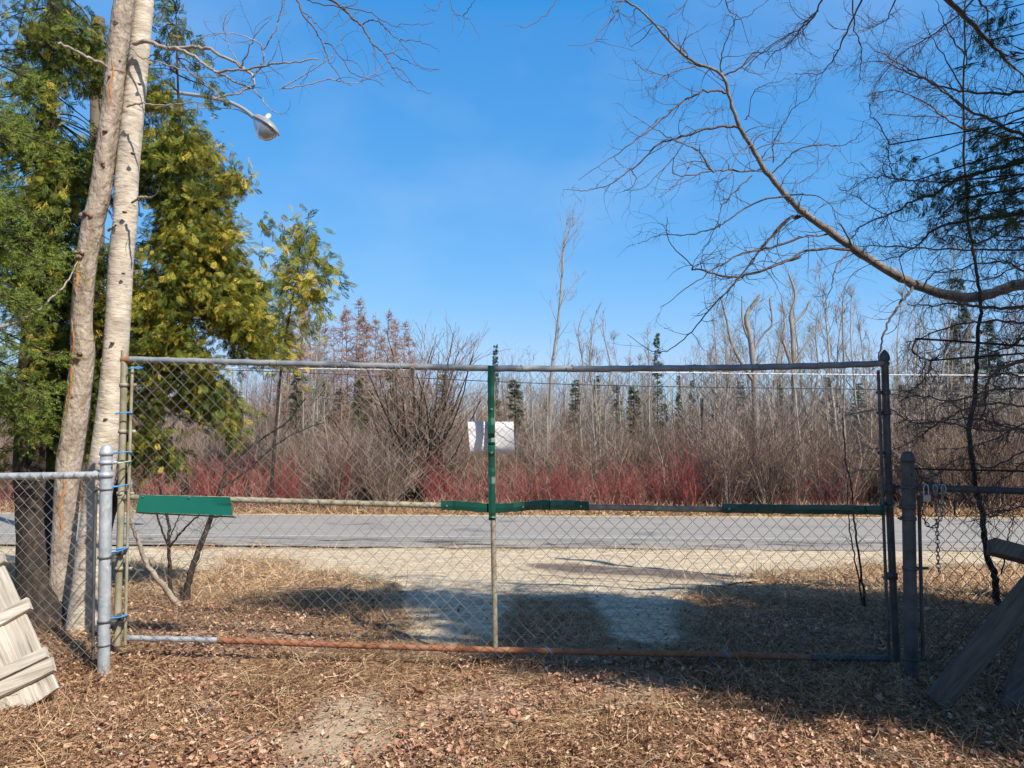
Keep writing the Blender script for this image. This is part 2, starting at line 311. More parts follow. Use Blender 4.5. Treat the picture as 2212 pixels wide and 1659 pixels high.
M['blue'] = mat('blue_plastic_tie', [(.05,.26,.62),(.10,.36,.75)], .5, 10)
M['palegreen'] = mat('pale_green_tie', [(.42,.62,.45),(.5,.7,.5)], .5, 10)
M['oldwood'] = mat('weathered_pale_wood', [(.40,.32,.22),(.60,.52,.40),(.72,.65,.53)], .85, 6, mapscale=(1, 1, 1), bump=.3, speck=((.25,.19,.13), 60, .66, .74))
M['darkwood'] = mat('grey_weathered_wood', [(.13,.115,.10),(.22,.20,.18),(.30,.27,.24)], .9, 10, mapscale=(1, 1, 1), bump=.4)
def woodmat(nm, cols, d, nrm, ls=1.2, cs=38):
    d = norm(np.asarray(d, float)); nrm = norm(np.asarray(nrm, float)); b_ = np.cross(nrm, d); m = bpy.data.materials.new(nm); m.use_nodes = True; n = m.node_tree.nodes; l = m.node_tree.links.new; pb_ = n['Principled BSDF']; pb_.inputs['Roughness'].default_value = .85; pb_.inputs['Specular IOR Level'].default_value = .2
    tc = n.new('ShaderNodeTexCoord'); cmb = n.new('ShaderNodeCombineXYZ')
    for i, (v, s_) in enumerate(((d, ls), (b_, cs), (nrm, cs))):
        q = n.new('ShaderNodeVectorMath'); q.operation = 'DOT_PRODUCT'; q.inputs[1].default_value = tuple(v*s_); l(tc.outputs['Object'], q.inputs[0]); l(q.outputs['Value'], cmb.inputs[i])
    no = n.new('ShaderNodeTexNoise'); no.inputs['Scale'].default_value = 1.0; no.inputs['Detail'].default_value = 6; no.inputs['Roughness'].default_value = .65; no.inputs['Distortion'].default_value = .6; l(cmb.outputs[0], no.inputs['Vector'])
    rp = n.new('ShaderNodeValToRGB'); e = rp.color_ramp.elements; e[0].position = .30; e[0].color = (*cols[0], 1); e[1].position = .66; e[1].color = (*cols[2], 1); x = e.new(.46); x.color = (*cols[1], 1); l(no.outputs['Fac'], rp.inputs[0])
    n2 = n.new('ShaderNodeTexNoise'); n2.inputs['Scale'].default_value = 5; n2.inputs['Detail'].default_value = 3; l(tc.outputs['Object'], n2.inputs['Vector']); a = n.new('ShaderNodeAttribute'); a.attribute_name = 'tint'
    mu = n.new('ShaderNodeMapRange'); mu.inputs['From Min'].default_value = .2; mu.inputs['From Max'].default_value = .8; mu.inputs['To Min'].default_value = .78; mu.inputs['To Max'].default_value = 1.1; l(n2.outputs['Fac'], mu.inputs['Value'])
    mm = n.new('ShaderNodeMath'); mm.operation = 'MULTIPLY_ADD'; mm.inputs[1].default_value = .35; l(a.outputs['Fac'], mm.inputs[0]); l(mu.outputs[0], mm.inputs[2]); hv = n.new('ShaderNodeHueSaturation'); l(mm.outputs[0], hv.inputs['Value']); l(rp.outputs[0], hv.inputs['Color']); l(hv.outputs[0], pb_.inputs['Base Color'])
    bp = n.new('ShaderNodeBump'); bp.inputs['Strength'].default_value = .5; bp.inputs['Distance'].default_value = .01; l(no.outputs['Fac'], bp.inputs['Height']); l(bp.outputs[0], pb_.inputs['Normal']); return m
M['housing'] = mat('lamp_housing', [(.27,.27,.28),(.34,.34,.34)], .5, 8, metal=.2)
M['cell'] = mat('photocell', [(.8,.8,.78),(.85,.85,.83)], .5, 8)
M['pole'] = mat('wood_pole', [(.12,.09,.06),(.22,.17,.12)], .9, 10, mapscale=(4, 4, .3))
M['armpipe'] = mat('grey_arm_pipe', [(.30,.31,.33),(.38,.39,.41)], .5, 8, metal=.2)
M['cable'] = mat('black_cable', [(.05,.05,.055),(.07,.07,.07)], .7, 8)
M['whitecable'] = mat('bright_cable', [(.62,.62,.64),(.7,.7,.7)], .5, 8)
M['brass'] = mat('padlock_metal', [(.30,.30,.30),(.42,.42,.42)], .4, 20, metal=.7)
def woodgrain(m, axis_scale):
    n = m.node_tree.nodes; mp = [x for x in n if x.type == 'MAPPING'][0]; mp.inputs['Scale'].default_value = axis_scale
g = bpy.data.materials.new('clouded_lamp_glass'); g.use_nodes = True; pb = g.node_tree.nodes['Principled BSDF']
pb.inputs['Base Color'].default_value = (.34, .34, .36, 1); pb.inputs['Roughness'].default_value = .18; pb.inputs['Transmission Weight'].default_value = .35; pb.inputs['IOR'].default_value = 1.3
M['glass'] = g

# ------------------------------------------------------------------ ground, road, gravel
GRAVEL0 = [(-400,1186),(2700,1196),(2700,1214),(1900,1226),(1640,1236),(1530,1258),(1470,1290),(1455,1340),(1450,1405),(1300,1410),(1295,1340),(1250,1300),(1100,1296),(1075,1340),(1080,1410),(880,1410),(870,1300),(835,1268),(760,1246),(640,1236),(640,1212),(470,1208),(470,1226),(430,1240),(270,1215),(-400,1225)]
GRAVEL = [p for p in GRAVEL0 if p not in ((1300,1410),(1295,1340),(1250,1300),(1100,1296),(1075,1340),(1080,1410))]
ISLAND = [(1095,1285),(1180,1300),(1270,1296),(1310,1350),(1320,1430),(1060,1430),(1075,1340)]
DIRT = [([(560,1700),(620,1560),(660,1500),(820,1478),(870,1540),(850,1600),(760,1700)], 1.0), ([(1300,1432),(1510,1432),(1540,1500),(1500,1545),(1330,1545)], .8), ([(1900,1700),(1950,1600),(2300,1600),(2300,1700)], .35)]
def mask_of(polys, X, Y, jit=16):
    P = np.stack([X, Y, height(X, Y)], -1); px, py = project(P)
    k = np.clip(2.2/np.maximum(Y, 2.2), 0, 1)
    jx = jit*2.2*k*(wav(X, Y, 3.1, .5) + .6*wav(X, Y, 8.3, 2.0)); jy = jit*k*(wav(X, Y, 2.6, 3.5) + .6*wav(X, Y, 7.7, 1.0))
    return inpoly(px+jx, py+jy, polys)
def soft(polys, X, Y, n=16):
    r = np.random.default_rng(3); a = np.zeros(X.shape)
    for _ in range(n):
        a += mask_of(polys, X + r.normal(0, .13), Y + r.normal(0, .13))
    return a/n
def axis(segs):
    out = []
    for a, b, s in segs: out.append(np.arange(a, b, s))
    return np.concatenate(out + [[segs[-1][1]]])
xs = axis([(-60, -8, 1.0), (-8, 8, .06), (8, 60, 1.0)]); ys = axis([(-12, 2.6, .4), (2.6, 8, .05), (8, 12.6, .12), (12.6, 30, .3), (30, 140, 3)])
# keep under the road a strip lower so the asphalt lies on it
X, Y = np.meshgrid(xs, ys, indexing='ij'); Z = height(X, Y)
def grid_mesh(X, Y, Z, keep=None, tint=None):
    nx, ny = X.shape; idx = np.arange(nx*ny).reshape(nx, ny)
    q = np.stack([idx[:-1, :-1], idx[1:, :-1], idx[1:, 1:], idx[:-1, 1:]], -1).reshape(-1, 4)
    if keep is not None: q = q[keep.reshape(-1)]
    mb = MB(); V = np.stack([X, Y, Z], -1).reshape(-1, 3); t = tint.ravel() if tint is not None else np.full(len(V), .5)
    if keep is not None:
        u, inv = np.unique(q, return_inverse=True); V = V[u]; t = t[u]; q = inv.reshape(-1, 4)
    mb.add(V, Q=q, tint=t); return mb
dirt = np.zeros(X.shape)
near = (Y > 2.5) & (Y < 8) & (np.abs(X) < 8)
for poly, s in DIRT:
    dirt[near] = np.maximum(dirt[near], s*soft(poly, X[near], Y[near]))
tint = np.clip(.85 - .8*dirt + .1*wav(X, Y, 1.9, .2), 0, 1)
tint = np.where(Y + ROAD_SLOPE*X > 18, .3, tint)
micro = .010*wav(X, Y, 17, .4) + .007*wav(X, Y, 31, 2.2)
gmk = np.zeros(X.shape, bool); zz_ = (Y > 4) & (Y < 13) & (np.abs(X) < 20); r_ = np.random.default_rng(5)
for _ in range(14): gmk[zz_] |= mask_of(GRAVEL, X[zz_] + r_.normal(0, .2), Y[zz_] + r_.normal(0, .26), 14)
gz = np.where((Y > 2.6) & (Y < 8) & ~gmk, Z + micro*(1-.8*dirt), Z)
gr = grid_mesh(X, Y, gz, tint=tint).build('ground', M['ground']); tag(gr, kind='structure')
# gravel apron: its own sheet 4 mm and more above the soil
xs2 = axis([(-18, -8, .25), (-8, 8, .04), (8, 18, .25)]); ys2 = np.arange(4.85, 12.9, .035)
X2, Y2 = np.meshgrid(xs2, ys2, indexing='ij'); cxm = (X2[:-1, :-1]+X2[1:, 1:])/2; cym = (Y2[:-1, :-1]+Y2[1:, 1:])/2
def softmask(poly, X, Y, sx, n=14, jit=14):
    r = np.random.default_rng(5); a = np.zeros(X.shape)
    for _ in range(n): a += mask_of(poly, X + r.normal(0, sx), Y + r.normal(0, sx*1.3), jit)
    return a/n
gsoft = softmask(GRAVEL, X2, Y2, .16) - .95*softmask(ISLAND, X2, Y2, .14) - .35*(wav(X2, Y2, .9, 2.2) > .55)*smoothstep(9.5, 7.5, Y2)
gany = softmask(GRAVEL, X2, Y2, .16) > 0
kp = (gany[:-1, :-1] | gany[1:, 1:] | gany[1:, :-1] | gany[:-1, 1:]) & (cym + ROAD_SLOPE*cxm < 12.6)
gz2 = height(X2, Y2) + .0235 + .004*wav(X2, Y2, 9, 1) - .022*(1-np.clip(softmask(GRAVEL, X2, Y2, .16)*3, 0, 1))
gv = grid_mesh(X2, Y2, gz2, keep=kp, tint=np.clip(gsoft, 0, 1)).build('gravel_driveway', M['gravel']); tag(gv, kind='structure')
# road
def strip(name, y0, y1, dz, m, x0=-70, x1=70, wob=0.0, step=.5, ph=0.0):
    xx = np.arange(x0, x1+.01, step)
    mb = MB(); ny = max(2, int((y1-y0)/.4)+1)
    t = np.linspace(0, 1, ny)[None, :]
    lo = y0 + wob*(wav(xx, xx*0, .9, ph) + .6*wav(xx, xx*0, 3.7, ph+1))[:, None]
    Yc = lo*(1-t) + y1*t; Xc = np.repeat(xx[:, None], ny, 1); Yw = Yc - ROAD_SLOPE*Xc
    b = grid_mesh(Xc, Yw, height(Xc, np.clip(Yw, 12.3-ROAD_SLOPE*Xc, 18.0-ROAD_SLOPE*Xc)) + dz)
    return b.build(name, m)
tag(strip('road_shoulder', 12.35, 13.9, .030, M['shoulder'], wob=.10, step=.15), kind='structure')
tag(strip('road', 13.45, 18.1, .034, M['asphalt'], step=.5), kind='structure')
tag(strip('road_edge_line', 13.72, 13.82, .038, M['line'], step=.5), kind='structure')
tag(strip('far_verge', 18.05, 19.0, .026, M['verge'], wob=.05, step=.4), kind='structure')
cr_mb = MB()
for k in range(30):
    x0 = RNG.uniform(-7, 1.5) if k < 18 else RNG.uniform(-9, 9); y0 = 12.75 + RNG.uniform(-.2, .55)
    n = 8; ln = RNG.uniform(.5, 1.8); xx = x0 + np.linspace(0, ln, n); yy = y0 - ROAD_SLOPE*xx + np.cumsum(RNG.normal(0, .035, n)) + .10*np.sin(np.linspace(0, 6, n)+k)
    wd = RNG.uniform(.012, .03)*np.sin(np.linspace(.15, 3.0, n))
    V = np.concatenate([np.stack([xx, yy-wd, height(xx, yy)+.042], -1), np.stack([xx, yy+wd, height(xx, yy)+.042], -1)])
    cr_mb.add(V, Q=[[i, i+1, n+i+1, n+i] for i in range(n-1)])
tag(cr_mb.build('road_cracks', M['crack']), kind='structure')
# damp patch on the gravel
PUD = [(1120,1226),(1230,1222),(1420,1236),(1560,1248),(1600,1262),(1430,1256),(1300,1250),(1180,1240)]
kp = mask_of(PUD, cxm, cym, 12)
psoft = softmask(PUD, X2, Y2, .13, 12, 12); kp = psoft[:-1, :-1] > 0
def blendedge(m, col):
    n = m.node_tree.nodes; l = m.node_tree.links.new; pb_ = n['Principled BSDF']; src = pb_.inputs['Base Color'].links[0].from_socket; a = n.new('ShaderNodeAttribute'); a.attribute_name = 'tint'
    no = [x for x in n if x.type == 'TEX_NOISE'][0]; ad = n.new('ShaderNodeMath'); ad.operation = 'ADD'; l(a.outputs['Fac'], ad.inputs[0]); l(no.outputs['Fac'], ad.inputs[1]); mr = n.new('ShaderNodeMapRange'); mr.inputs['From Min'].default_value = .6; mr.inputs['From Max'].default_value = 1.15; l(ad.outputs[0], mr.inputs['Value'])
    mx = n.new('ShaderNodeMixRGB'); mx.inputs['Color1'].default_value = (*col, 1); l(src, mx.inputs['Color2']); l(mr.outputs[0], mx.inputs['Fac']); l(mx.outputs[0], pb_.inputs['Base Color'])
blendedge(M['puddle'], (.54, .44, .30))
tag(grid_mesh(X2, Y2, height(X2, Y2) + .0285 + .004*wav(X2, Y2, 9, 1), keep=kp, tint=psoft).build('damp_patch', M['puddle']), kind='structure')

# ------------------------------------------------------------------ litter and grass (nobody could count them)
def scatter(n, x0, x1, y0, y1): return RNG.uniform(x0, x1, n), RNG.uniform(y0, y1, n)
def surf(x, y): return height(x, y)
def gravel_mask(x, y, j=.16): return mask_of(GRAVEL, x+RNG.normal(0, j, x.shape), y+RNG.normal(0, j*.8, x.shape), 30)
def dirt_mask(x, y):
    a = np.zeros(x.shape)
    for poly, s in DIRT: a = np.maximum(a, s*mask_of(poly, x + RNG.normal(0, .12, x.shape), y + RNG.normal(0, .12, x.shape), 22))
    return a
def rot_mats(yaw, pit, rol):
    cy, sy = np.cos(yaw), np.sin(yaw); cp, sp = np.cos(pit), np.sin(pit); cr_, sr = np.cos(rol), np.sin(rol)
    z = np.zeros_like(cy); o = np.ones_like(cy)
    Rz = np.stack([np.stack([cy, -sy, z], -1), np.stack([sy, cy, z], -1), np.stack([z, z, o], -1)], -2)
    Rx = np.stack([np.stack([o, z, z], -1), np.stack([z, cp, -sp], -1), np.stack([z, sp, cp], -1)], -2)
    Ry = np.stack([np.stack([cr_, z, sr], -1), np.stack([z, o, z], -1), np.stack([-sr, z, cr_], -1)], -2)
    return Rz @ Rx @ Ry
leafvars = []
for k in range(6):
    r = np.random.default_rng(k+20); L_ = 1.0; wv = [.06, .42, .5, .34, .05]; ys_ = np.linspace(-.6, .6, 5); cu = r.uniform(.1, 1.1); jag = r.uniform(.6, 1.4, 10); tw = r.uniform(-.4, .4)
    V = []
    for yy, ww in zip(ys_, wv):
        ww *= jag[int((yy+.6)*4)]; zc = cu*(yy**2)*1.1
        V += [(-ww*.9, yy, zc + cu*ww*.8 + tw*yy*.4), (0, yy + .02, zc), (ww*.9, yy, zc + cu*ww*r.uniform(.3, 1.2) - tw*yy*.4)]
    Q = [[i*3+j, i*3+j+1, i*3+j+4, i*3+j+3] for i in range(4) for j in range(2)]
    leafvars.append((np.array(V), Q))
def litter(n, x0, x1, y0, y1, size, ramp, dens):
    mb = MB(); x, y = scatter(n, x0, x1, y0, y1)
    keep = RNG.uniform(size=n) < dens(x, y); x, y = x[keep], y[keep]; n = len(x)
    s = size[0] + (size[1]-size[0])*RNG.uniform(0, 1, n)**2.2*np.where(RNG.uniform(size=n) < .05, 1.9, 1)
    R = rot_mats(RNG.uniform(0, 6.28, n), RNG.normal(0, .5, n), RNG.normal(0, .5, n)) * s[:, None, None]
    R[:, :, 0] *= RNG.uniform(.5, 1.0, n)[:, None]
    pos = np.stack([x, y, surf(x, y) + RNG.uniform(.002, .035, n)], -1)
    tn = np.clip(RNG.normal(ramp[0], ramp[1], n) + .1*wav(x, y, 2.0, 1.0), 0, 1); vi = RNG.integers(0, len(leafvars), n)
    for k, (V, Q) in enumerate(leafvars):
        m = vi == k; mb.copies(V, Q, R[m], pos[m], tn[m])
    return mb
def yard_dens(x, y):
    d = .5 + .45*wav(x, y, 1.3, .8) + .35*wav(x, y, 4.1, 2.8) + .2*wav(x, y, 9.3, .8)
    d = d * (1 - .93*dirt_mask(x, y)) + .05
    d = np.where(gravel_mask(x, y) & ~mask_of(ISLAND, x, y, 20), .06, d)
    return np.where(y > 5.2, d*.42, d)
tag(litter(240000, -4.6, 4.6, 2.9, 6.8, (.006, .030), (.45, .27), yard_dens).build('leaf_litter', M['leaf']), kind='stuff')
def clump_dens(x, y, lo):
    return np.clip(lo + .55*wav(x, y, 1.6, 3.0) + .3*wav(x, y, 5.0, .7), .02, 1)
def blades(n, x0, x1, y0, y1, ln, lean, dens, width=.0028, tr=(.55, .25), zoff=0.0):
    mb = MB(); x, y = scatter(n, x0, x1, y0, y1); keep = RNG.uniform(size=n) < dens(x, y); x, y = x[keep], y[keep]; n = len(x)
    p0 = np.stack([x, y, surf(x, y)+zoff], -1); d = RNG.normal(size=(n, 3)); d[:, 2] = np.abs(RNG.normal(lean, .35, n)); d = norm(d)
    P, R = grow(p0, d, RNG.uniform(ln[0], ln[1], n), RNG.uniform(.7, 1.3, n)*width, np.full(n, width*.25), k=3, wander=.5, up=-.22)
    P[:, :, 2] = np.maximum(P[:, :, 2], surf(P[:, :, 0], P[:, :, 1]) + .004)
    side = norm(np.cross(P[:, -1]-P[:, 0], RNG.normal(size=(n, 3))))
    A = P + side[:, None]*R[:, :, None]; B = P - side[:, None]*R[:, :, None]
    V = np.stack([A, B], 2).reshape(-1, 3); k = 4
    b = (np.arange(n)*k*2)[:, None] + (np.arange(k-1)*2)[None]
    q = np.stack([b, b+1, b+3, b+2], -1).reshape(-1, 4)
    mb.add(V, Q=q, tint=np.repeat(np.clip(RNG.normal(tr[0], tr[1], n), 0, 1), k*2)); return mb
def straw_dens(x, y):
    d = clump_dens(x, y, .55); d = d*(1-.93*dirt_mask(x, y)); d = np.where(gravel_mask(x, y) & ~mask_of(ISLAND, x, y, 20), .03, d); return d
tag(blades(480000, -4.8, 4.8, 2.9, 7.2, (.03, .17), .10, straw_dens, width=.0021, tr=(.40, .30), zoff=.008).build('dry_grass', M['straw']), kind='stuff')
PATCH = [(455,1212),(520,1202),(620,1204),(660,1216),(600,1224),(500,1226)]
def far_dens(x, y):
    return np.where(gravel_mask(x, y), np.where(mask_of(PATCH, x, y, 10), .8, .012), clump_dens(x, y, .75)) * (y + ROAD_SLOPE*x < 12.3)
tag(blades(110000, -9, 9, 6.8, 12.4, (.07, .24), .5, far_dens, width=.0045, tr=(.62, .22)).build('verge_grass', M['straw']), kind='stuff')
def green_dens(x, y): return np.where(wav(x, y, 3.3, 1.1) + .6*wav(x, y, 7.1, .3) > .95, .8, .015) * ~gravel_mask(x, y)
tag(blades(14000, -4.8, 4.8, 3.0, 8, (.04, .11), .9, green_dens, width=.0025).build('green_grass', M['green_grass']), kind='stuff')
def vd(x, y): return ((y+ROAD_SLOPE*x) > 18.35) * 1.0
tag(blades(60000, -17, 17, 18, 21.5, (.15, .5), 1.2, vd, width=.010, tr=(.5, .28)).build('roadside_grass', M['straw']), kind='stuff')
# fallen twigs and pale weed stalks on the shaded side, lying on the leaves
n = 170; x, y = scatter(n, -3.6, 4.2, 3.1, 6.4); p0 = np.stack([x, y, surf(x, y)+.02], -1); d = RNG.normal(size=(n, 3)); d[:, 2] *= .18
P, R = grow(p0, norm(d), RNG.uniform(.10, .42, n), RNG.uniform(.0014, .0032, n), np.full(n, .001), k=6, wander=.14, up=-.03)
P[:, :, 2] = np.maximum(P[:, :, 2], surf(P[:, :, 0], P[:, :, 1]) + .012); mb = MB(); mb.tubes(P, R, 4, RNG.uniform(.3, 1, n))
p, dd, r, t = shoots(P, R, 2); P2, R2 = grow(p, dd, RNG.uniform(.05, .2, len(p)), r*.7, np.full(len(p), .0008), k=4, wander=.3); P2[:, :, 2] = np.maximum(P2[:, :, 2], surf(P2[:, :, 0], P2[:, :, 1])+.01); mb.tubes(P2, R2, 3, .5)
tag(mb.build('twig_litter', M['sap']), kind='stuff')

# ------------------------------------------------------------------ fence and gate
def gd(x): return 4.86 - .20*(x-262)/(1935-262)            # depth of the gate plane along its width
def gp(x, y, off=0.0): return at(x, y, gd(x)+off)
def pipe(mb, pts, r, sides=12, n=6, cap=True, tint=.5):
    P = cr(pts, n); mb.tubes(P, np.full(len(P), r), sides, tint, cap)
def interp(pts, x):
    a = np.array(pts, float); return np.interp(x, a[:, 0], a[:, 1])
TOP = [(262,776),(500,782),(800,790),(1063,796),(1300,797),(1600,794),(1780,790),(1912,785)]
MID = [(262,1074),(500,1079),(800,1088),(1063,1095),(1300,1096),(1560,1101),(1912,1103)]
BOT = [(254,1378),(420,1381),(700,1392),(1063,1404),(1400,1411),(1750,1420),(1930,1423)]
base = ground_at(258, 1400)
gate = thing('chain_link_gate', 'wide chain-link driveway gate of grey pipe with a rusty bottom rail and green metal strips', 'gate', (base[0], 4.86, base[2]))
def rail(nm, prof, x0, x1, r, m, off=0.0):
    mb = MB(); xx = np.linspace(x0, x1, 60); P = np.array([gp(x, interp(prof, x), off) for x in xx])
    P = P + .0015*np.sin(xx*.11)[:, None]*np.array([0, 0, 1]); mb.tubes(P, np.full(len(P), r), 14, cap=True); o = mb.build(nm, m, gate); return o
rail('top_rail', TOP, 262, 1060, .0195, M['rail'])
o = rail('top_rail', TOP, 1066, 1908, .0195, M['rail']); 
rail('middle_rail', MID, 262, 1908, .0185, M['tanpipe'])
rail('bottom_rail', BOT, 268, 470, .0175, M['galv'])
o = rail('bottom_rail', BOT, 471, 1750, .0185, M['rustpipe']); o['label'] = 'rusty orange stretch of the bottom rail'
rail('bottom_rail', BOT, 1751, 1930, .0185, M['dullshadepipe'])
mb = MB(); pipe(mb, [gp(269, 757), gp(266, 900), gp(260, 1150), gp(255, 1300), gp(253, 1394)], .0215); mb.build('hinge_stile', M['tanpipe'], gate)
mb = MB(); pipe(mb, [gp(286, 792, -.03), gp(281, 950, -.03), gp(275, 1180, -.03), gp(270, 1392, -.03)], .0095); mb.build('tension_bar', M['tanpipe'], gate)
mb = MB(); pipe(mb, [gp(1064, 800), gp(1065, 1100), gp(1070, 1400)], .0165); mb.build('centre_brace', M['tanpipe'], gate)
mb = MB(); pipe(mb, [gp(1911, 778), gp(1918, 1000), gp(1928, 1240), gp(1938, 1428)], .0215); ls_ = mb.build('latch_stile', M['dullshadepipe'], gate)
mb = MB(); c0 = gp(1911, 777); mb.lathe(c0, [(.0225, -.012), (.029, .0), (.030, .018), (.024, .036), (.012, .052), (.005, .060), (0, .062)], 16); mb.build('finial', M['dullshadepipe'], gate)
mb = MB(); pipe(mb, [gp(1897, 800, -.03), gp(1903, 960, -.03), gp(1911, 1190, -.03), gp(1921, 1420, -.03)], .009); mb.build('tension_bar', M['dullshadepipe'], gate)
# mesh of real wires
def chainlink(mb, x0, x1, top, bot, dep, W, rad=.0019, warp=.004, seed=1, wv=None):
    """top(x), bot(x): world heights; wires zigzag between columns half a diamond apart"""
    r = np.random.default_rng(seed); p = W/2; n = int((x1-x0)/p); zt = max(top(x0), top(x1), top((x0+x1)/2)); zb = min(bot(x0), bot(x1))
    rows = int((zt-zb)/p)+2
    for i in range(n):
        pts = []; 
        for j in range(rows):
            xx = x0 + (i + ((j+i) % 2))*p; z = zt - j*p*1.0
            tp = top(xx); bt = bot(xx)
            if z > tp + p*.45 or z < bt - p*.75: continue
            z = z if z < tp else tp
            dx = warp*(math.sin(xx*1.7+z*2.3+seed)*2 + math.sin(xx*4.1-z*3.7)) ; dz = warp*(math.sin(xx*2.2-z*1.9+seed)*2.5 + .5*math.sin(xx*7+z*5)) if z < tp-.02 else 0
            dy = (.0022 if (j+i) % 2 else -.0022) + .006*math.sin(xx*1.3+seed) * math.sin((z-bt)*2)
            pts.append((xx+dx, dep(xx)+dy, z+dz))
        if len(pts) < 3: continue
        # slight straight flats with rounded knuckles
        P = np.array(pts); out = [P[0]]
        for a, b in zip(P[:-1], P[1:]):
            out += [a*.93+b*.07, a*.07+b*.93]
        out.append(P[-1]); P = np.array(out); mb.tubes(P, np.full(len(P), rad), 4)
def zprof(prof, off):
    xs_ = np.linspace(prof[0][0], prof[-1][0], 30); W_ = np.array([gp(x, interp(prof, x), off) for x in xs_]); return lambda x: float(np.interp(x, W_[:, 0], W_[:, 2]))
xl, xr = gp(286, 900)[0], gp(1900, 900)[0]
dep = lambda x: 4.86 - .20*(x-gp(262, 900)[0])/(gp(1935, 900)[0]-gp(262, 900)[0]) - .026
tz = zprof(TOP, 0); bz = zprof(BOT, 0)
mb = MB(); chainlink(mb, xl, xr, lambda x: tz(x)-.004, lambda x: bz(x)-.03, dep, .083, rad=.00135, seed=2); mb.build('wire_mesh', M['wire'], gate)
def ring(mb, c, d, R, r, tw=.25, sides=5):
    d = norm(np.asarray(d, float)); a = norm(np.cross(d, [0, .3, 1.0])); b = np.cross(d, a); th = np.linspace(0, 2*math.pi*1.15, 16)
    P = np.array([c + R*(a*math.cos(t)+b*math.sin(t)) + d*(t-3.5)*tw*R for t in th]); mb.tubes(P, np.full(len(P), r), sides)
for x in range(330, 1890, 130):
    mb = MB(); ring(mb, gp(x+RNG.uniform(-20, 20), interp(TOP, x)), [1, 0, 0], .0225, .0022, .3); mb.build('tie_wire', M['wire'], gate)
for x in list(range(560, 940, 120)) + list(range(1300, 1560, 90)):
    mb = MB(); ring(mb, gp(x, interp(MID, x)), [1, 0, 0], .0215, .002, .5); mb.build('tie_wire', M['wire'], gate)
for x in (1170, 1553):
    mb = MB(); ring(mb, gp(x, interp(BOT, x)), [1, 0, 0], .0225, .0032, .8); mb.build('bottom_tie', M['blue'], gate)
def clamp(px, py, d, wpx, r, parent, m=M['galv'], nm='clamp_band', ear=1, h=.022):
    mb = MB(); c = at(px, py, d); mb.lathe(c, [(r+.001, -h/2), (r+.006, -h/2), (r+.006, h/2), (r+.001, h/2)], 18)
    e = wpx*d/F; mb.board(c+np.array([ear*r, -.004, 0]), c+np.array([ear*(r+e), -.01, 0]), h*.9, .006, [0, 1, 0])
    mb.tubes(np.array([c+[ear*(r+e*.7), -.03, 0], c+[ear*(r+e*.7), .02, 0]]), np.array([.006, .006]), 6, cap=True)
    return mb.build(nm, m, parent)
for py in (832, 932, 1066, 1228): clamp(interp([(757,269),(900,266),(1150,260),(1400,253)], py), py, 4.86, 22, .0215, gate, M['tanpipe'])
for py in (848, 892, 978, 1087, 1248): clamp(interp([(778,1911),(1000,1918),(1240,1928),(1428,1938)], py), py, gd(1920), 14, .0215, gate, M['dullshadepipe'], ear=-1)
mb = MB(); mb.box(gp(1925, 1243, -.03), [.03, 0, 0], [0, .02, 0], [0, 0, .016]); mb.build('latch_box', M['dullshadepipe'], gate)
mb = MB(); c = gp(1922, 1055); mb.lathe(c, [(.022, -.03), (.034, -.03), (.034, .028), (.022, .028)], 16); mb.board(c+[.03, -.01, .01], at(1975, 1052, 4.52)+[0, -.045, 0], .02, .012, [0, 1, 0]); mb.build('latch_fork', M['dullshadepipe'], gate)
mb = MB(); pipe(mb, [gp(1908, 785)+[-.005, 0, 0], gp(1917, 790)], .025, n=3); mb.build('corner_fitting', M['dullshadepipe'], gate)
mb = MB(); pipe(mb, [gp(264, 777), gp(282, 777)], .024, n=3); mb.build('corner_fitting', M['rustpipe'], gate)
mb = MB(); pipe(mb, [gp(258, 1072), gp(280, 1075)], .024, n=3); mb.build('corner_fitting', M['tanpipe'], gate)
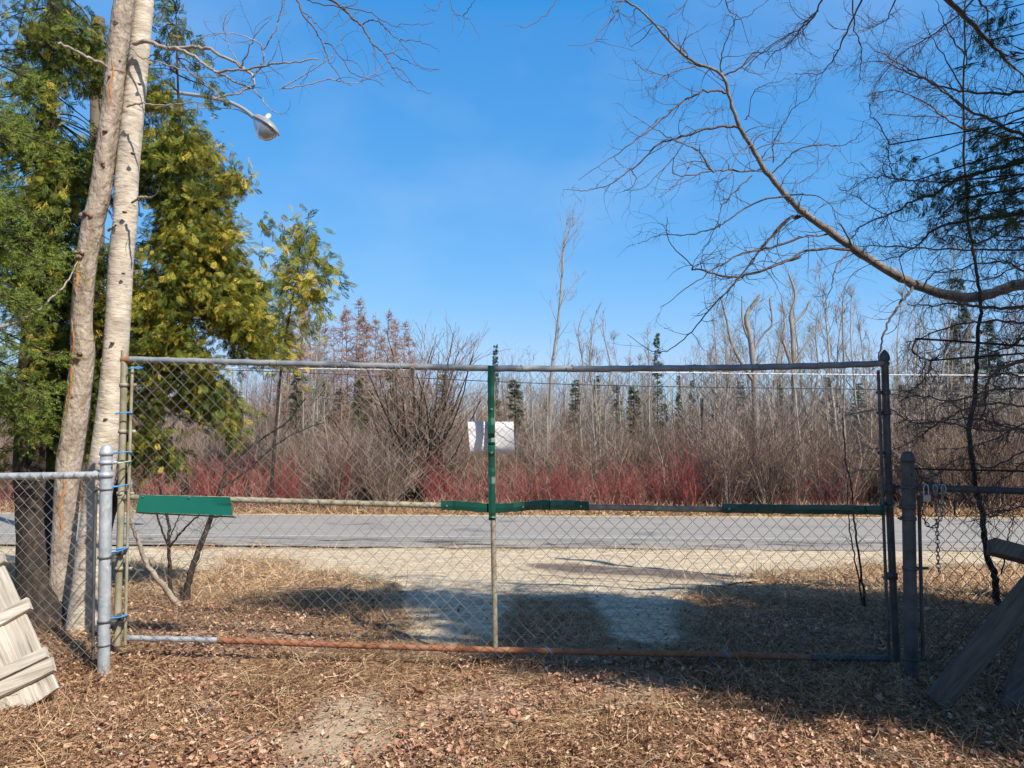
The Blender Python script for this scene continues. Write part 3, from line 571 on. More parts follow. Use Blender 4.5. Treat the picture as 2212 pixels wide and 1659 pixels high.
# green metal strips with a dented, rippled face
def sheetstrip(nm, ptsA, width_px, along, m, label, off=-.052, rip=.006, parent=gate, screws=(), bends=(), lift=0):
    n = 130; a0, a1 = ptsA[0], ptsA[-1]; P = cr(np.array(ptsA, float), 20); s = np.linspace(0, 1, n); ii = np.linspace(0, len(P)-1, n)
    PP = np.stack([np.interp(ii, np.arange(len(P)), P[:, k]) for k in (0, 1)], -1); r = np.random.default_rng(len(nm)+int(a0[0])); mb = MB(); rows = []
    ph = r.uniform(0, 6, 4); segs = np.sort(r.uniform(0, 1, 11)); ang = r.uniform(-1, 1, 13)
    kn = np.sort(np.r_[0, r.uniform(0, 1, 22), 1]); yoff = np.interp(s, kn, r.uniform(-1, 1, len(kn))*rip*1.9); yoff[0] = yoff[1]
    for i in range(n):
        px, py = PP[i]; wv = width_px*(1 + .05*math.sin(s[i]*40+ph[1]) + .03*math.sin(s[i]*90+ph[2]))/2
        if along == 'v': pa, pb = (px-wv, py), (px+wv, py)
        else: pa, pb = (px, py-wv), (px, py+wv)
        A = gp(*pa, off)+[0, yoff[i], 0]; B = gp(*pb, off)+[0, yoff[i], 0]; rows.append((A, B, A*.5+B*.5+[0, -.004, 0]))
    V = []
    for A, B, Mi in rows:
        t = np.array([0, .0022, 0]); V += [A+[0, .012, 0], A, Mi, B, B+[0, .012, 0], B+[0, .012, 0]+t*0-norm(B-A)*.002, Mi+t, A+[0, .012, 0]+norm(B-A)*.002]
    Q = [[i*8+j, i*8+(j+1) % 8, (i+1)*8+(j+1) % 8, (i+1)*8+j] for i in range(n-1) for j in range(8)]
    e = (n-1)*8; Q += [[0,1,2,7],[2,3,4,7],[e+0,e+7,e+2,e+1],[e+2,e+7,e+4,e+3]]
    mb.add(V, Q=Q); o = mb.build(nm, m, parent, smooth=False)
    if label: o['label'] = label
    for sx, sy in screws:
        c = gp(sx, sy, off-.012); q = MB(); q.tubes(np.array([c, c+[0, -.006, 0]]), np.array([.007, .005]), 8, cap=True); q.build('screw', M['screw'], o)
    return o
sheetstrip('green_strip', [(1061,790),(1061,900),(1062,1000),(1063,1124)], 15, 'v', M['greenstrip'], 'upright green strip down the middle brace', screws=((1062,884),(1062,978)), rip=.010)
sheetstrip('green_strip', [(953,1091),(1000,1093),(1065,1098),(1120,1095),(1180,1090),(1272,1093)], 20, 'h', M['greenstrip'], 'short green strip crossing the middle brace', off=-.044, screws=((965,1093),(1130,1095),(1255,1094)), rip=.008)
sheetstrip('green_strip', [(1560,1098),(1700,1100),(1912,1102)], 20, 'h', M['greenstrip'], 'long green strip in shade towards the latch', screws=((1575,1099),), rip=.006)
# green plate: an angled sheet with a folded lower lip
mb = MB(); TL, TR, BR, BL = (301,1069), (497,1074), (503,1114), (293,1106)
nx, ny = 24, 6; V = []
for i in range(nx+1):
    for j in range(ny+1):
        u, v = i/nx, j/ny; px = (TL[0]*(1-u)+TR[0]*u)*(1-v) + (BL[0]*(1-u)+BR[0]*u)*v; py = (TL[1]*(1-u)+TR[1]*u)*(1-v) + (BL[1]*(1-u)+BR[1]*u)*v
        V.append(gp(px, py, -.045 - .05*v + .006*math.sin(u*3.1)*(1-v) - (.018*max(0, u-.8)/.2*(1-v) if v < .5 else 0)))
nf = len(V); Vb = [p + np.array([0, .0025, 0]) for p in V]
Q = []
for i in range(nx):
    for j in range(ny):
        a = i*(ny+1)+j; Q += [[a, a+1, a+ny+2, a+ny+1], [nf+a, nf+a+ny+1, nf+a+ny+2, nf+a+1]]
for i in range(nx):
    a = i*(ny+1); Q.append([a, a+ny+1, nf+a+ny+1, nf+a]); a += ny; Q.append([a, nf+a, nf+a+ny+1, a+ny+1])
for j in range(ny):
    a = j; Q.append([a, nf+a, nf+a+1, a+1]); a = nx*(ny+1)+j; Q.append([a, a+1, nf+a+1, nf+a])
mb.add(V+Vb, Q=Q); plate = mb.build('green_plate', M['green'], gate, smooth=False); plate['label'] = 'wide blank green metal plate'
mb = MB(); A = gp(293, 1106, -.095); B = gp(505, 1115, -.095); D_ = np.array([0, .045, -.012])
mb.add([A, B, B+D_, A+D_, A+[0, 0, -.003], B+[0, 0, -.003], B+D_+[0, 0, -.003], A+D_+[0, 0, -.003]], Q=[[0,1,2,3],[4,7,6,5],[0,4,5,1],[1,5,6,2],[2,6,7,3],[3,7,4,0]]); mb.build('folded_lip', M['greenedge'], plate, smooth=False)
for sx, sy in ((309,1073),(409,1074),(487,1080)):
    c = gp(sx, sy, -.055); q = MB(); q.tubes(np.array([c, c+[0, -.006, 0]]), np.array([.006, .0045]), 8, cap=True); q.build('screw', M['screw'], plate)
# paper notice behind the upright strip
mb = MB(); TL, TR, BR, BL = (1010,911), (1109,911), (1112,979), (1016,979); nx = 16; V = []
for i in range(nx+1):
    for j in (0, 1, 2, 3, 4):
        u, v = i/nx, j/4; px = (TL[0]*(1-u)+TR[0]*u)*(1-v) + (BL[0]*(1-u)+BR[0]*u)*v; py = (TL[1]*(1-u)+TR[1]*u)*(1-v) + (BL[1]*(1-u)+BR[1]*u)*v
        V.append(gp(px, py, .030 + .012*math.sin(u*3.14+.3)*v - .02*abs(u-.5)))
Q = [[i*5+j, i*5+j+1, i*5+j+6, i*5+j+5] for i in range(nx) for j in range(4)]; k = len(V); V2 = [p+np.array([0, .0012, 0]) for p in V]
Q2 = [[k+a for a in reversed(q)] for q in Q]
E = [i*5 for i in range(nx+1)]; Q += Q2 + [[E[i], E[i+1], k+E[i+1], k+E[i]] for i in range(nx)] + [[E[i]+4, k+E[i]+4, k+E[i+1]+4, E[i+1]+4] for i in range(nx)]
mb.add(V+V2, Q=Q); pl = gp(1061, 945, .03)
tag(mb.build('paper_notice', M['paper'], loc=pl), 'blank white sheet of paper fixed behind the upright green strip', 'notice')

def fence_post(nm, label, cat, px_top, py_top, px_bot, py_bot, d, r, m):
    b = ground_at(px_bot, py_bot); p1 = at(px_top, py_top, d); p0 = at(px_bot, py_bot, d); p0[2] = min(p0[2], float(height(p0[0], d)) - .05)
    t = thing(nm, label, cat, (p0[0], d, float(height(p0[0], d))))
    mb = MB(); pipe(mb, [p0, p0*.5+p1*.5, p1], r, 24, 4); mb.build('post_tube', m, t)
    mb = MB(); mb.lathe(p1, [(r+.001, -.022), (r+.004, -.022), (r+.005, -.004), (r*1.02, .004), (r*.97, .016), (r*.80, .030), (r*.45, .040), (0, .043)], 24); mb.build('dome_cap', m, t)
    return t
lp = fence_post('fence_post', 'stout galvanised post with a dome cap carrying the hinges of the big gate', 'post', 230, 976, 224, 1457, 4.56, .0335, M['galv'])
clamp(229, 999, 4.56, 12, .0335, lp, M['galv'], ear=1); clamp(229, 1026, 4.56, 8, .0335, lp, M['galv'], ear=-1, h=.03); clamp(228, 1057, 4.56, 8, .0335, lp, M['dullshadepipe'], ear=-1, h=.008)
clamp(226, 1204, 4.56, 14, .0335, lp, M['dullshadepipe'], ear=1, h=.012); clamp(225, 1342, 4.56, 14, .0335, lp, M['dullshadepipe'], ear=1, h=.012); clamp(224, 1393, 4.56, 8, .0335, lp, M['dullshadepipe'], ear=-1, h=.006)
for (hx, hy) in ((248,1200),(248,1340)):
    mb = MB(); pipe(mb, [at(234, hy+3, 4.55), at(248, hy-4, 4.66), gp(262, hy-12)], .012, 8, 4); mb.box(gp(262, hy-8, -.02), [.018, 0, 0], [0, .022, 0], [0, 0, .02]); mb.build('hinge', M['dullshadepipe'], lp)
rp_ = fence_post('fence_post', 'dark shaded post with a dome cap where the big gate latches', 'post', 1961, 990, 1969, 1468, 4.50, .0365, M['dullshadepipe'])
clamp(1961, 1052, 4.50, 6, .0365, rp_, M['dullshadepipe'], ear=1, h=.02); clamp(1962, 1095, 4.50, 8, .0365, rp_, M['dullshadepipe'], ear=-1, h=.025); clamp(1963, 1120, 4.50, 8, .0365, rp_, M['dullshadepipe'], ear=-1, h=.02)
clamp(1966, 1227, 4.50, 24, .0365, rp_, M['dullshadepipe'], ear=1, h=.018); clamp(1969, 1423, 4.50, 22, .0365, rp_, M['dullshadepipe'], ear=1, h=.016)
# side fences
lf = thing('chain_link_fence', 'low chain-link fence with a galvanised top rail in front of the dark cedar trunk', 'fence', (-3.3, 4.57, float(height(-3.3, 4.57))))
mb = MB(); pipe(mb, [at(-700, 1031, 4.55), at(-300, 1030, 4.56), at(0, 1029, 4.57), at(210, 1026, 4.57)], .0215, 14); mb.build('top_rail', M['galv'], lf)
mb = MB(); pipe(mb, [at(207, 1052, 4.56), at(202, 1300, 4.56), at(201, 1425, 4.56)], .009, 8); mb.build('tension_bar', M['dullshadepipe'], lf)
za = at(100, 1030, 4.57)[2]; zc = at(100, 1415, 4.57)[2]
mb = MB(); chainlink(mb, at(-260, 1200, 4.57)[0], at(205, 1200, 4.57)[0], lambda x: za+.022, lambda x: zc-.04+.03*math.sin(x*2), lambda x: 4.535, .068, rad=.0017, warp=.006, seed=5); mb.build('wire_mesh', M['wire'], lf)
for x in (90, -120):
    mb = MB(); ring(mb, at(x, 1029, 4.565), [1, 0, 0], .025, .0028, .3); mb.build('tie_wire', M['galv'], lf)
mb = MB(); pipe(mb, [at(204, 1026, 4.57), at(216, 1026, 4.57)], .027, 12, 3); mb.build('rail_end_cup', M['galv'], lf)
rf = thing('chain_link_fence', 'dark low chain-link fence with chains looped over its rail behind the timber trestle', 'fence', (2.9, 4.52, float(height(2.9, 4.52))))
mb = MB(); pipe(mb, [at(1985, 1053, 4.52), at(2212, 1061, 4.50), at(2700, 1075, 4.46)], .020, 14); mb.build('top_rail', M['dullshadepipe'], rf)
mb = MB(); pipe(mb, [at(1985, 1070, 4.5), at(1989, 1240, 4.5), at(1994, 1428, 4.5)], .010, 8); mb.build('tension_bar', M['dullshadepipe'], rf)
za2 = at(2050, 1052, 4.5)[2]; zc2 = at(2050, 1440, 4.5)[2]
mb = MB(); chainlink(mb, at(1990, 1200, 4.5)[0], at(2560, 1200, 4.5)[0], lambda x: za2+.018-.02*(x-2.4), lambda x: zc2-.03, lambda x: 4.475, .074, rad=.0018, warp=.009, seed=9); mb.build('wire_mesh', M['twigdark'], rf)  # dark mesh colour stands in for the shade on this side
# blue plastic ties: separate short bands tying gate pipe to post
def band_tie(x0, x1, y0, y1, d0, d1, m, label, nm='cable_tie', loop=False):
    A = at(x0, y0, d0); B = at(x1, y1, d1); c = (A+B)/2; mb = MB(); up = np.array([0, 0, 1.0]); a = norm(B-A); nrm = np.cross(a, up); hw = np.linalg.norm(B-A)/2
    th = np.linspace(0, 2*math.pi, 25); P = np.array([c + a*hw*math.cos(t) + nrm*.034*math.sin(t)*(1.0 if math.sin(t) > 0 else 1.1) + up*.004*math.sin(2*t+hw) for t in th])
    mb.tubes(P, np.full(len(P), .0036), 6); mb.box(B+[.006, -.012, 0], a*.006, nrm*.005, up*.005)
    mb.tubes(np.array([B+[.006, -.012, 0], B+[.03, -.03, .006]]), np.array([.002, .0015]), 4)
    return tag(mb.build(nm, m, loc=c), label, 'cable tie')
band_tie(279, 306, 796, 795, 4.83, 4.83, M['blue'], 'blue cable tie just below the top rail at the hinge end')
band_tie(250, 284, 893, 892, 4.83, 4.83, M['blue'], 'blue cable tie round the hinge pipe against the pale trunk')
band_tie(246, 283, 978, 977, 4.83, 4.83, M['blue'], 'blue cable tie on the hinge pipe level with the dome cap of the post')
band_tie(222, 280, 1001, 997, 4.56, 4.83, M['palegreen'], 'pale green cable tie joining the hinge post and the gate pipe')
band_tie(217, 276, 1052, 1048, 4.56, 4.83, M['blue'], 'blue cable tie joining the hinge post and the gate above the green plate')
band_tie(234, 273, 1192, 1183, 4.60, 4.83, M['blue'], 'blue cable tie bound round the hinge below the green plate')
band_tie(236, 273, 1334, 1329, 4.60, 4.83, M['blue'], 'blue cable tie bound round the lowest hinge near the ground')
# chains
def chain(name, label, pts, parent=None, link=.030, r=.0028, w=.0085, m=M['wire']):
    P = cr(pts, 30); seg = np.r_[0, np.cumsum(np.linalg.norm(np.diff(P, axis=0), axis=1))]; n = max(2, int(seg[-1]/(link*.74))); mb = MB()
    for i in range(n):
        s = (i+.5)/n*seg[-1]; c = np.array([np.interp(s, seg, P[:, k]) for k in range(3)]); c2 = np.array([np.interp(min(s+.01, seg[-1]), seg, P[:, k]) for k in range(3)]); c1 = np.array([np.interp(max(s-.01, 0), seg, P[:, k]) for k in range(3)])
        d = norm(c2-c1); a = norm(np.cross(d, [.3, 1, .2] if i % 2 else [1, -.25, .2])); th = np.linspace(0, 2*math.pi, 15)
        L2 = link/2-w; Q = np.array([c + a*w*math.cos(t) + d*(w*math.sin(t) + L2*np.sign(math.sin(t)+1e-9)) for t in th]); mb.tubes(Q, np.full(len(Q), r), 5)
    return tag(mb.build(name, m, loc=P[0]), label, 'chain')
dC = 4.44
chain('steel_chain', 'steel chain hanging from the left hook on the rail, reaching lowest', [at(2020, 1052, dC), at(2022, 1090, dC), at(2024, 1140, dC), at(2026, 1190, dC), at(2028, 1236, dC)])
chain('steel_chain', 'steel chain hanging from the right hook on the rail and joining the long one', [at(2037, 1052, dC), at(2036, 1085, dC), at(2032, 1118, dC-.01), at(2026, 1132, dC-.015)])
chain('steel_chain', 'doubled chain drooping from the padlock beside the dark post', [at(1990, 1048, dC), at(1991, 1085, dC), at(1996, 1120, dC), at(2008, 1138, dC), at(2024, 1136, dC-.01)], m=M['dullshadepipe'])
for k, (hx, lab) in enumerate(((2020, 'small wire hook looped over the dark rail, the one nearer the padlock'), (2038, 'small wire hook looped over the dark rail, the one farther from the padlock'))):
    mb = MB(); c = at(hx, 1056, 4.51); th = np.linspace(.2, 6.0, 20); P = np.array([c + [0, .027*math.cos(t), .027*math.sin(t)] for t in th]); mb.tubes(P, np.full(20, .003), 5)
    c2 = at(hx, 1055, dC); P = np.array([c2 + [.013*math.cos(t), 0, .02*math.sin(t)] for t in np.linspace(0, 6.28, 16)]); mb.tubes(P, np.full(16, .0028), 5); tag(mb.build('chain_hook', M['galv'], loc=c), lab, 'hook')
pk = at(2001, 1076, 4.42); lock = thing('padlock', 'grey padlock hanging on a loop beside the shaded post', 'padlock', pk)
mb = MB(); mb.box(pk, [.021, 0, 0], [0, .009, 0], [0, 0, .018]); mb.build('lock_body', M['brass'], lock, smooth=False)
mb = MB(); P = np.array([pk + [-.014, 0, .018], pk+[-.014, 0, .055], pk+[-.008, 0, .072], pk+[.004, 0, .078], pk+[.012, 0, .066], pk+[.013, 0, .045], pk+[.013, 0, .018]]); P = cr(P, 4); mb.tubes(P, np.full(len(P), .0035), 8); mb.build('shackle', M['galv'], lock)
c = at(2062, 1098, 4.43); mb = MB(); mb.tubes(np.array([at(2062, 1080, 4.44), at(2062, 1112, 4.43)]), np.array([.008, .006]), 6, cap=True); P = np.array([at(2062, 1117, 4.43) + [.010*math.cos(t), 0, .010*math.sin(t)] for t in np.linspace(0, 6.28, 14)]); mb.tubes(P, np.full(14, .002), 5)
tag(mb.build('snap_hook', M['cable'], loc=c), 'black snap hook with a small ring hung on the mesh', 'hook')

# ------------------------------------------------------------------ wooden panel at the left, timber trestle at the right
def pd(y): return 4.02 + (1520-y)*.0011
def cp(cx, cy): return (.2605*cx, 1116+.2605*cy)
panel = thing('wooden_panel', 'weathered pale board panel leaning on its corner among the leaves', 'panel', ground_at(60, 1515))
_d1 = at(*cp(420, 1165), 4.05)-at(*cp(0, 1345), 4.05); _d2 = at(*cp(320, 1090), 4.05)-at(*cp(40, 450), 4.25); WC = [(.19,.155,.12),(.45,.395,.32),(.63,.58,.50)]
M['wood_across'] = woodmat('weathered_wood_across', WC, _d1, (0, -1, .42)); M['wood_along'] = woodmat('weathered_wood_along', WC, _d2, (0, -1, .42))
def pnl(nm, a, b, wid_px, th, off, m=None):
    m = M['wood_across'] if nm == 'batten' else M['wood_along']; tv = RNG.uniform(-.3, .25)
    (ax, ay), (bx, by) = cp(*a), cp(*b); A = at(ax, ay, pd(ay)+off); B = at(bx, by, pd(by)+off); mb = MB()
    nrm = norm(np.array([0, -1, .42])); L0 = norm(B-A)
    # board with slightly chamfered edges and wavy ends
    b_ = norm(np.cross(nrm, L0)); w_ = wid_px*.2605*4.1/F; n = 14; V = []
    for i in range(n+1):
        c = A*(1-i/n) + B*(i/n); ww = w_/2*(1+.012*math.sin(i*1.7+ax)); bow = .002*math.sin(i*.5+ay)
        V += [c + b_*ww*s_ + nrm*(th/2*h_ + bow) for s_, h_ in ((-1,.55),(-.94,1),(.94,1),(1,.55),(1,-1),(-1,-1))]
    Q = [[i*6+j, i*6+(j+1) % 6, (i+1)*6+(j+1) % 6, (i+1)*6+j] for i in range(n) for j in range(6)]; e = n*6
    Q += [[0,5,4,1],[1,4,3,2],[e+0,e+1,e+4,e+5],[e+1,e+2,e+3,e+4]]
    mb.add(V, Q=Q, tint=tv); return mb.build(nm, m, panel, smooth=False)
dpl = np.array([280, 640.])/698.6
for k, s0 in enumerate((0, 215, 430, 645)):
    e1 = np.array([235, 1090.]) + np.array([-.918, .396])*s0 if False else None
for k in range(5):
    o0 = np.array([225., 1100.]) + np.array([-190., 92.])*k
    a = o0 - dpl*1060; b = o0 + dpl*(440 if k else 420)
    pnl('plank', a, b, 196, .018, .03)
for (a, b, wd) in (((-700, 735), (35, 330), 120), ((-700, 1235), (246, 718), 112), ((-700, 1645), (390, 1122), 92), ((-700, 1770), (446, 1222), 118)):
    pnl('batten', a, b, wd, .032, 0)
tr = thing('timber_trestle', 'shaded grey timber trestle of a slanted plank, a post and a square beam', 'trestle', ground_at(2110, 1520))
def cp8(cx, cy): return (1636+.3489*cx, 1080+.3489*cy)
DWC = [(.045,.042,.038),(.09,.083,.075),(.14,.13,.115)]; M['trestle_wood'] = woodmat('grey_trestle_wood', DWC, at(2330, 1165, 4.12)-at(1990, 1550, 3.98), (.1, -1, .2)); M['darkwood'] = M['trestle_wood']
def bd(nm, a, b, wid, th, nrm=(0, -1, .1)):
    mb = MB(); mb.board(np.array(a), np.array(b), wid, th, nrm); 
    return mb.build(nm, M['darkwood'], tr, smooth=False)
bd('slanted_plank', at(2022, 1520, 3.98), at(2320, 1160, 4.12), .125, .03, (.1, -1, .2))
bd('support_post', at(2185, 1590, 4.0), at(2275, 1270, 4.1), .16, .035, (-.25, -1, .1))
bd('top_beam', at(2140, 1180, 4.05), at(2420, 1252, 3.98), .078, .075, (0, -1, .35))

# ------------------------------------------------------------------ traced trees
def V1(c, ox, oy, k): return [(ox+k*x, oy+k*y) for x, y in c]
def tracep(pts, d0, d1, n=6):
    d = np.linspace(d0, d1, len(pts)); return cr([at(x, y, dd) for (x, y), dd in zip(pts, d)], n)
def wob(P, a): 
    Q = P.copy(); Q[1:-1] += RNG.normal(0, a, (len(P)-2, 3)); return Q
def trunk_tube(mb, P, R, sides=20, ecc=.04, seed=0, lump=.03):
    """round stem with uneven section"""
    n = len(P); T_ = norm(np.gradient(P, axis=0)); A = norm(np.cross(T_, [0, 1.0, 0.02])); B = np.cross(T_, A); th = np.arange(sides)*2*math.pi/sides
    V = []
    for i in range(n):
        for t in th:
            rr = R[i]*(1 + ecc*math.sin(2*t+seed+i*.12) + lump*math.sin(5*t+i*.9+seed) * math.sin(i*.7+t) + lump*.6*math.sin(9*t-i*1.7))
            V.append(P[i] + A[i]*rr*math.cos(t) + B[i]*rr*math.sin(t))
    Q = [[i*sides+j, i*sides+(j+1) % sides, (i+1)*sides+(j+1) % sides, (i+1)*sides+j] for i in range(n-1) for j in range(sides)]
    mb.add(V, Q=Q)
def rlin(n, a): return np.interp(np.linspace(0, 1, n), np.linspace(0, 1, len(a)), a)
# pale poplar
dP = 5.45
pbase = ground_at(178, 1398)
pop = thing('poplar_tree', 'smooth pale poplar trunk rising behind the hinge post', 'tree', pbase)
pp = [(165,1440),(178,1390),(192,1250),(205,1120),(222,1000),(238,880),(250,760),(257,650),(262,560),(271,470),(273,400),(284,280),(296,160),(308,40),(318,-80),(330,-300)]
P = tracep(pp, dP, dP+.1, 5); R = rlin(len(P), [46,38,31,28,28,27,26,25.5,25,24,24,23,22,21,20,17]); R = R*dP/F
mb = MB(); trunk_tube(mb, P, R, 24, .02, 1, .012); mb.build('trunk', M['poplar'], pop)
for (kx, ky, kr) in ((254,130,9),(285,330,8),(267,457,8),(240,740,7),(226,905,7),(300,180,6),(264,590,6)):
    ring_c = at(kx, ky, dP - 23*dP/F*.93 if kx < 290 else dP-.03); rr = kr*dP/F*.42; mb = MB(); th = np.arange(10)*.628
    mb.add([ring_c + np.array([0, -.006, 0])] + [ring_c + np.array([rr*1.35*math.cos(t), .004, rr*.75*math.sin(t)])*1.0 for t in th] + [ring_c + np.array([rr*1.6*math.cos(t), .02, rr*.95*math.sin(t)]) for t in th], T=[[0, i+1, (i+1) % 10+1] for i in range(10)], Q=[[i+1, i+11, (i+1) % 10+11, (i+1) % 10+1] for i in range(10)])
    mb.build('knot', M['knot'], pop)
def branch_set(parent, specs, m, name='branch', sub=None, k3=None):
    """specs: (pts, d0, d1, r0, r1). each traced branch is a part"""
    src = []
    for pts, d0, d1, r0, r1 in specs:
        P = wob(tracep(pts, d0, d1, 5), .004); R = np.linspace(r0, r1, len(P))*(1+.06*np.sin(np.arange(len(P))*1.9)); mb = MB(); mb.tubes(P, R, 8 if r0 > .008 else 5, .6); mb.build(name, m, parent); src.append((P, R))
    return src
def twigs(src, dens, ln, mb, r=.0022, lv2=2, lv3=1, curl=.35, up=.0, tint=(.2, .8), wander=.22, rmin=.0007, ang=(.6, 1.25), lo=.1, k1=9):
    for P, R in src:
        Ln = np.linalg.norm(np.diff(P, axis=0), axis=1).sum(); n = max(1, int(Ln*dens))
        p, d, r0, t = shoots(P[None], R[None], n, ang, lo, 1.0)
        L1 = RNG.uniform(ln[0], ln[1], len(p))*(1.1-.5*t); a, b = grow(p, d, L1, np.minimum(r0*.6, r), np.full(len(p), rmin), k=k1, wander=wander, up=up, curl=curl)
        mb.tubes(a, b, 4, RNG.uniform(tint[0], tint[1], len(a)))
        if lv2:
            p, d, r1, t = shoots(a, b, lv2, (.5, 1.1), .15, .9); a2, b2 = grow(p, d, np.repeat(L1, lv2)*RNG.uniform(.25, .6, len(p)), np.minimum(r1*.8, r*.7), np.full(len(p), rmin*.8), k=6, wander=wander, up=up, curl=curl)
            mb.tubes(a2, b2, 3, RNG.uniform(tint[0], tint[1], len(a2)))
            if lv3:
                p, d, r2, t = shoots(a2, b2, lv3, (.5, 1.1), .1, .9); a3, b3 = grow(p, d, RNG.uniform(.03, .12, len(p)), r2*.8, np.full(len(p), rmin*.7), k=4, wander=wander, up=up, curl=curl)
                mb.tubes(a3, b3, 3, .5)
k1 = .3907
pb = [ (V1([(740,240),(810,228),(930,265),(1060,255),(1150,270),(1230,310),(1330,365),(1400,420),(1400,470),(1330,505),(1250,530),(1180,545)],0,0,k1), 5.4, 4.9, .016, .004),
 (V1([(930,262),(1000,275),(1100,330),(1190,395),(1280,388),(1380,380),(1500,355),(1600,345),(1760,330)],0,0,k1), 5.2, 4.8, .012, .004),
 (V1([(1190,395),(1260,430),(1330,470),(1400,490),(1440,540),(1490,600),(1565,640)],0,0,k1), 5.1, 4.9, .008, .002),
 (V1([(1330,365),(1360,310),(1390,235),(1440,160),(1505,100)],0,0,k1), 5.0, 4.8, .005, .0015),
 (V1([(1400,430),(1440,370),(1455,310),(1440,250),(1380,210),(1260,185),(1160,190),(1100,240)],0,0,k1), 4.95, 4.8, .006, .0018),
 (V1([(1455,275),(1490,220),(1530,150),(1545,80),(1575,-20)],0,0,k1), 4.9, 4.8, .005, .003),
 (V1([(1330,360),(1290,300),(1255,220),(1245,120),(1250,55)],0,0,k1), 5.0, 4.9, .004, .0012),
 (V1([(1480,360),(1520,300),(1550,210)],0,0,k1), 4.9, 4.8, .003, .0012),
 (V1([(700,590),(760,575),(850,580),(940,580),(1000,572),(1100,565),(1180,565)],0,0,k1), 5.35, 5.1, .008, .002),
 (V1([(720,255),(790,320),(900,350),(1050,400),(1150,470),(1220,540)],0,0,k1), 5.4, 5.2, .006, .002),
 (V1([(730,1120),(770,1095),(800,1093),(835,1095)],0,0,k1), 5.35, 5.2, .009, .006),
 ([(602,192),(650,186),(710,172),(760,181),(800,165),(830,140),(850,110),(862,85)], 4.8, 4.7, .004, .0015),
 ([(610,190),(660,160),(710,130),(735,90),(742,65)], 4.8, 4.7, .004, .0015)]
src = branch_set(pop, pb, M['limbbark'])
mb = MB(); twigs(src, 7, (.10, .40), mb, r=.0024, lv2=2, lv3=0, curl=.3); mb.build('crown', M['twigdark'], pop)
# cracked brown trunk
brn = thing('split_trunk_tree', 'leaning brown trunk with a long orange split crossing the paler poplar', 'tree', ground_at(120, 1370))
bp_ = [(112,1420),(122,1330),(133,1230),(141,1120),(150,1000),(165,900),(176,800),(179,760),(176,700),(182,600),(197,500),(216,420),(228,330),(243,220),(250,130),(262,50),(275,-60),(290,-250)]
P = tracep(bp_, 5.75, 5.35, 5); R = rlin(len(P), [26,24,23,24,25,24,23,23,21,22,23,22,20,19,19,20,19,15])*5.6/F
mb = MB(); trunk_tube(mb, P, R, 24, .05, 4, .05); mb.build('trunk', M['brownbark'], brn)
# orange split strip along the bark, standing 3 mm proud
def on_front(P, R, y0, y1, side=-.25, wmul=.12, nm='bark_split', m=M['split'], parent=brn):
    px, py = project(P); o = np.argsort(py); ys_ = np.linspace(y0, y1, 26); mb = MB(); V = []
    for i, yy in enumerate(ys_):
        c = np.array([np.interp(yy, py[o], P[o, k]) for k in range(3)]); r = np.interp(yy, py[o], R[o]); wv = wmul*r*math.sin(3.14*(i+.4)/26)*(1+.5*math.sin(i*1.9)); sd = side + .12*math.sin(i*.5+y0)
        for q in (-1, 0, 1):
            a = sd + q*wv/r; V.append(c + [r*1.06*math.sin(a)*1.0, -r*1.07*math.cos(a) - (.003 if q == 0 else .0), 0])
    mb.add(V, Q=[[i*3+j, i*3+j+1, i*3+j+4, i*3+j+3] for i in range(25) for j in range(2)]); return mb.build(nm, m, parent)
on_front(P, R, 690, 900, -.35, .16); on_front(P, R, 1010, 1180, .2, .12); on_front(P, R, 130, 250, .25, .12); on_front(P, R, 560, 640, -.1, .2); 
for (kx, ky, kr) in ((197,470,22),(185,555,20),(178,770,22),(181,560,14),(236,290,12),(232,360,14),(246,175,10),(262,60,10)):
    yy = ky; px, py = project(P); o = np.argsort(py); c = np.array([np.interp(yy, py[o], P[o, k]) for k in range(3)]); r = np.interp(yy, py[o], R[o]); rr = kr*c[1]/F*.5
    mb = MB(); sd = (kx - np.interp(yy, py[o], px[o]))*c[1]/F/r; a = math.asin(max(-.95, min(.95, sd))); cc = c + [r*math.sin(a), -r*math.cos(a), 0]
    for q in range(7):
        o2 = RNG.normal(0, rr*.45, 3); mb.lathe(cc + o2*[1, .4, 1], [(0, -rr*.5), (rr*.38, -rr*.35), (rr*.5, 0), (rr*.35, rr*.3), (0, rr*.45)], 7)
    mb.build('bark_burl', M['burl'], brn)
src = branch_set(brn, [(V1([(615,380),(540,345),(460,305),(380,262),(310,232)],0,0,k1), 5.4, 5.0, .013, .008), (V1([(600,1275),(620,1260),(640,1245)],0,0,k1), 5.5, 5.4, .01, .006), ([(0,706),(40,694),(80,672),(115,640),(140,615),(160,580),(172,545)], 5.0, 5.5, .009, .004)], M['limbbark'])
mb = MB(); twigs(src, 5, (.08, .25), mb, r=.0022, lv2=1, lv3=0); mb.build('crown', M['twigdark'], brn)

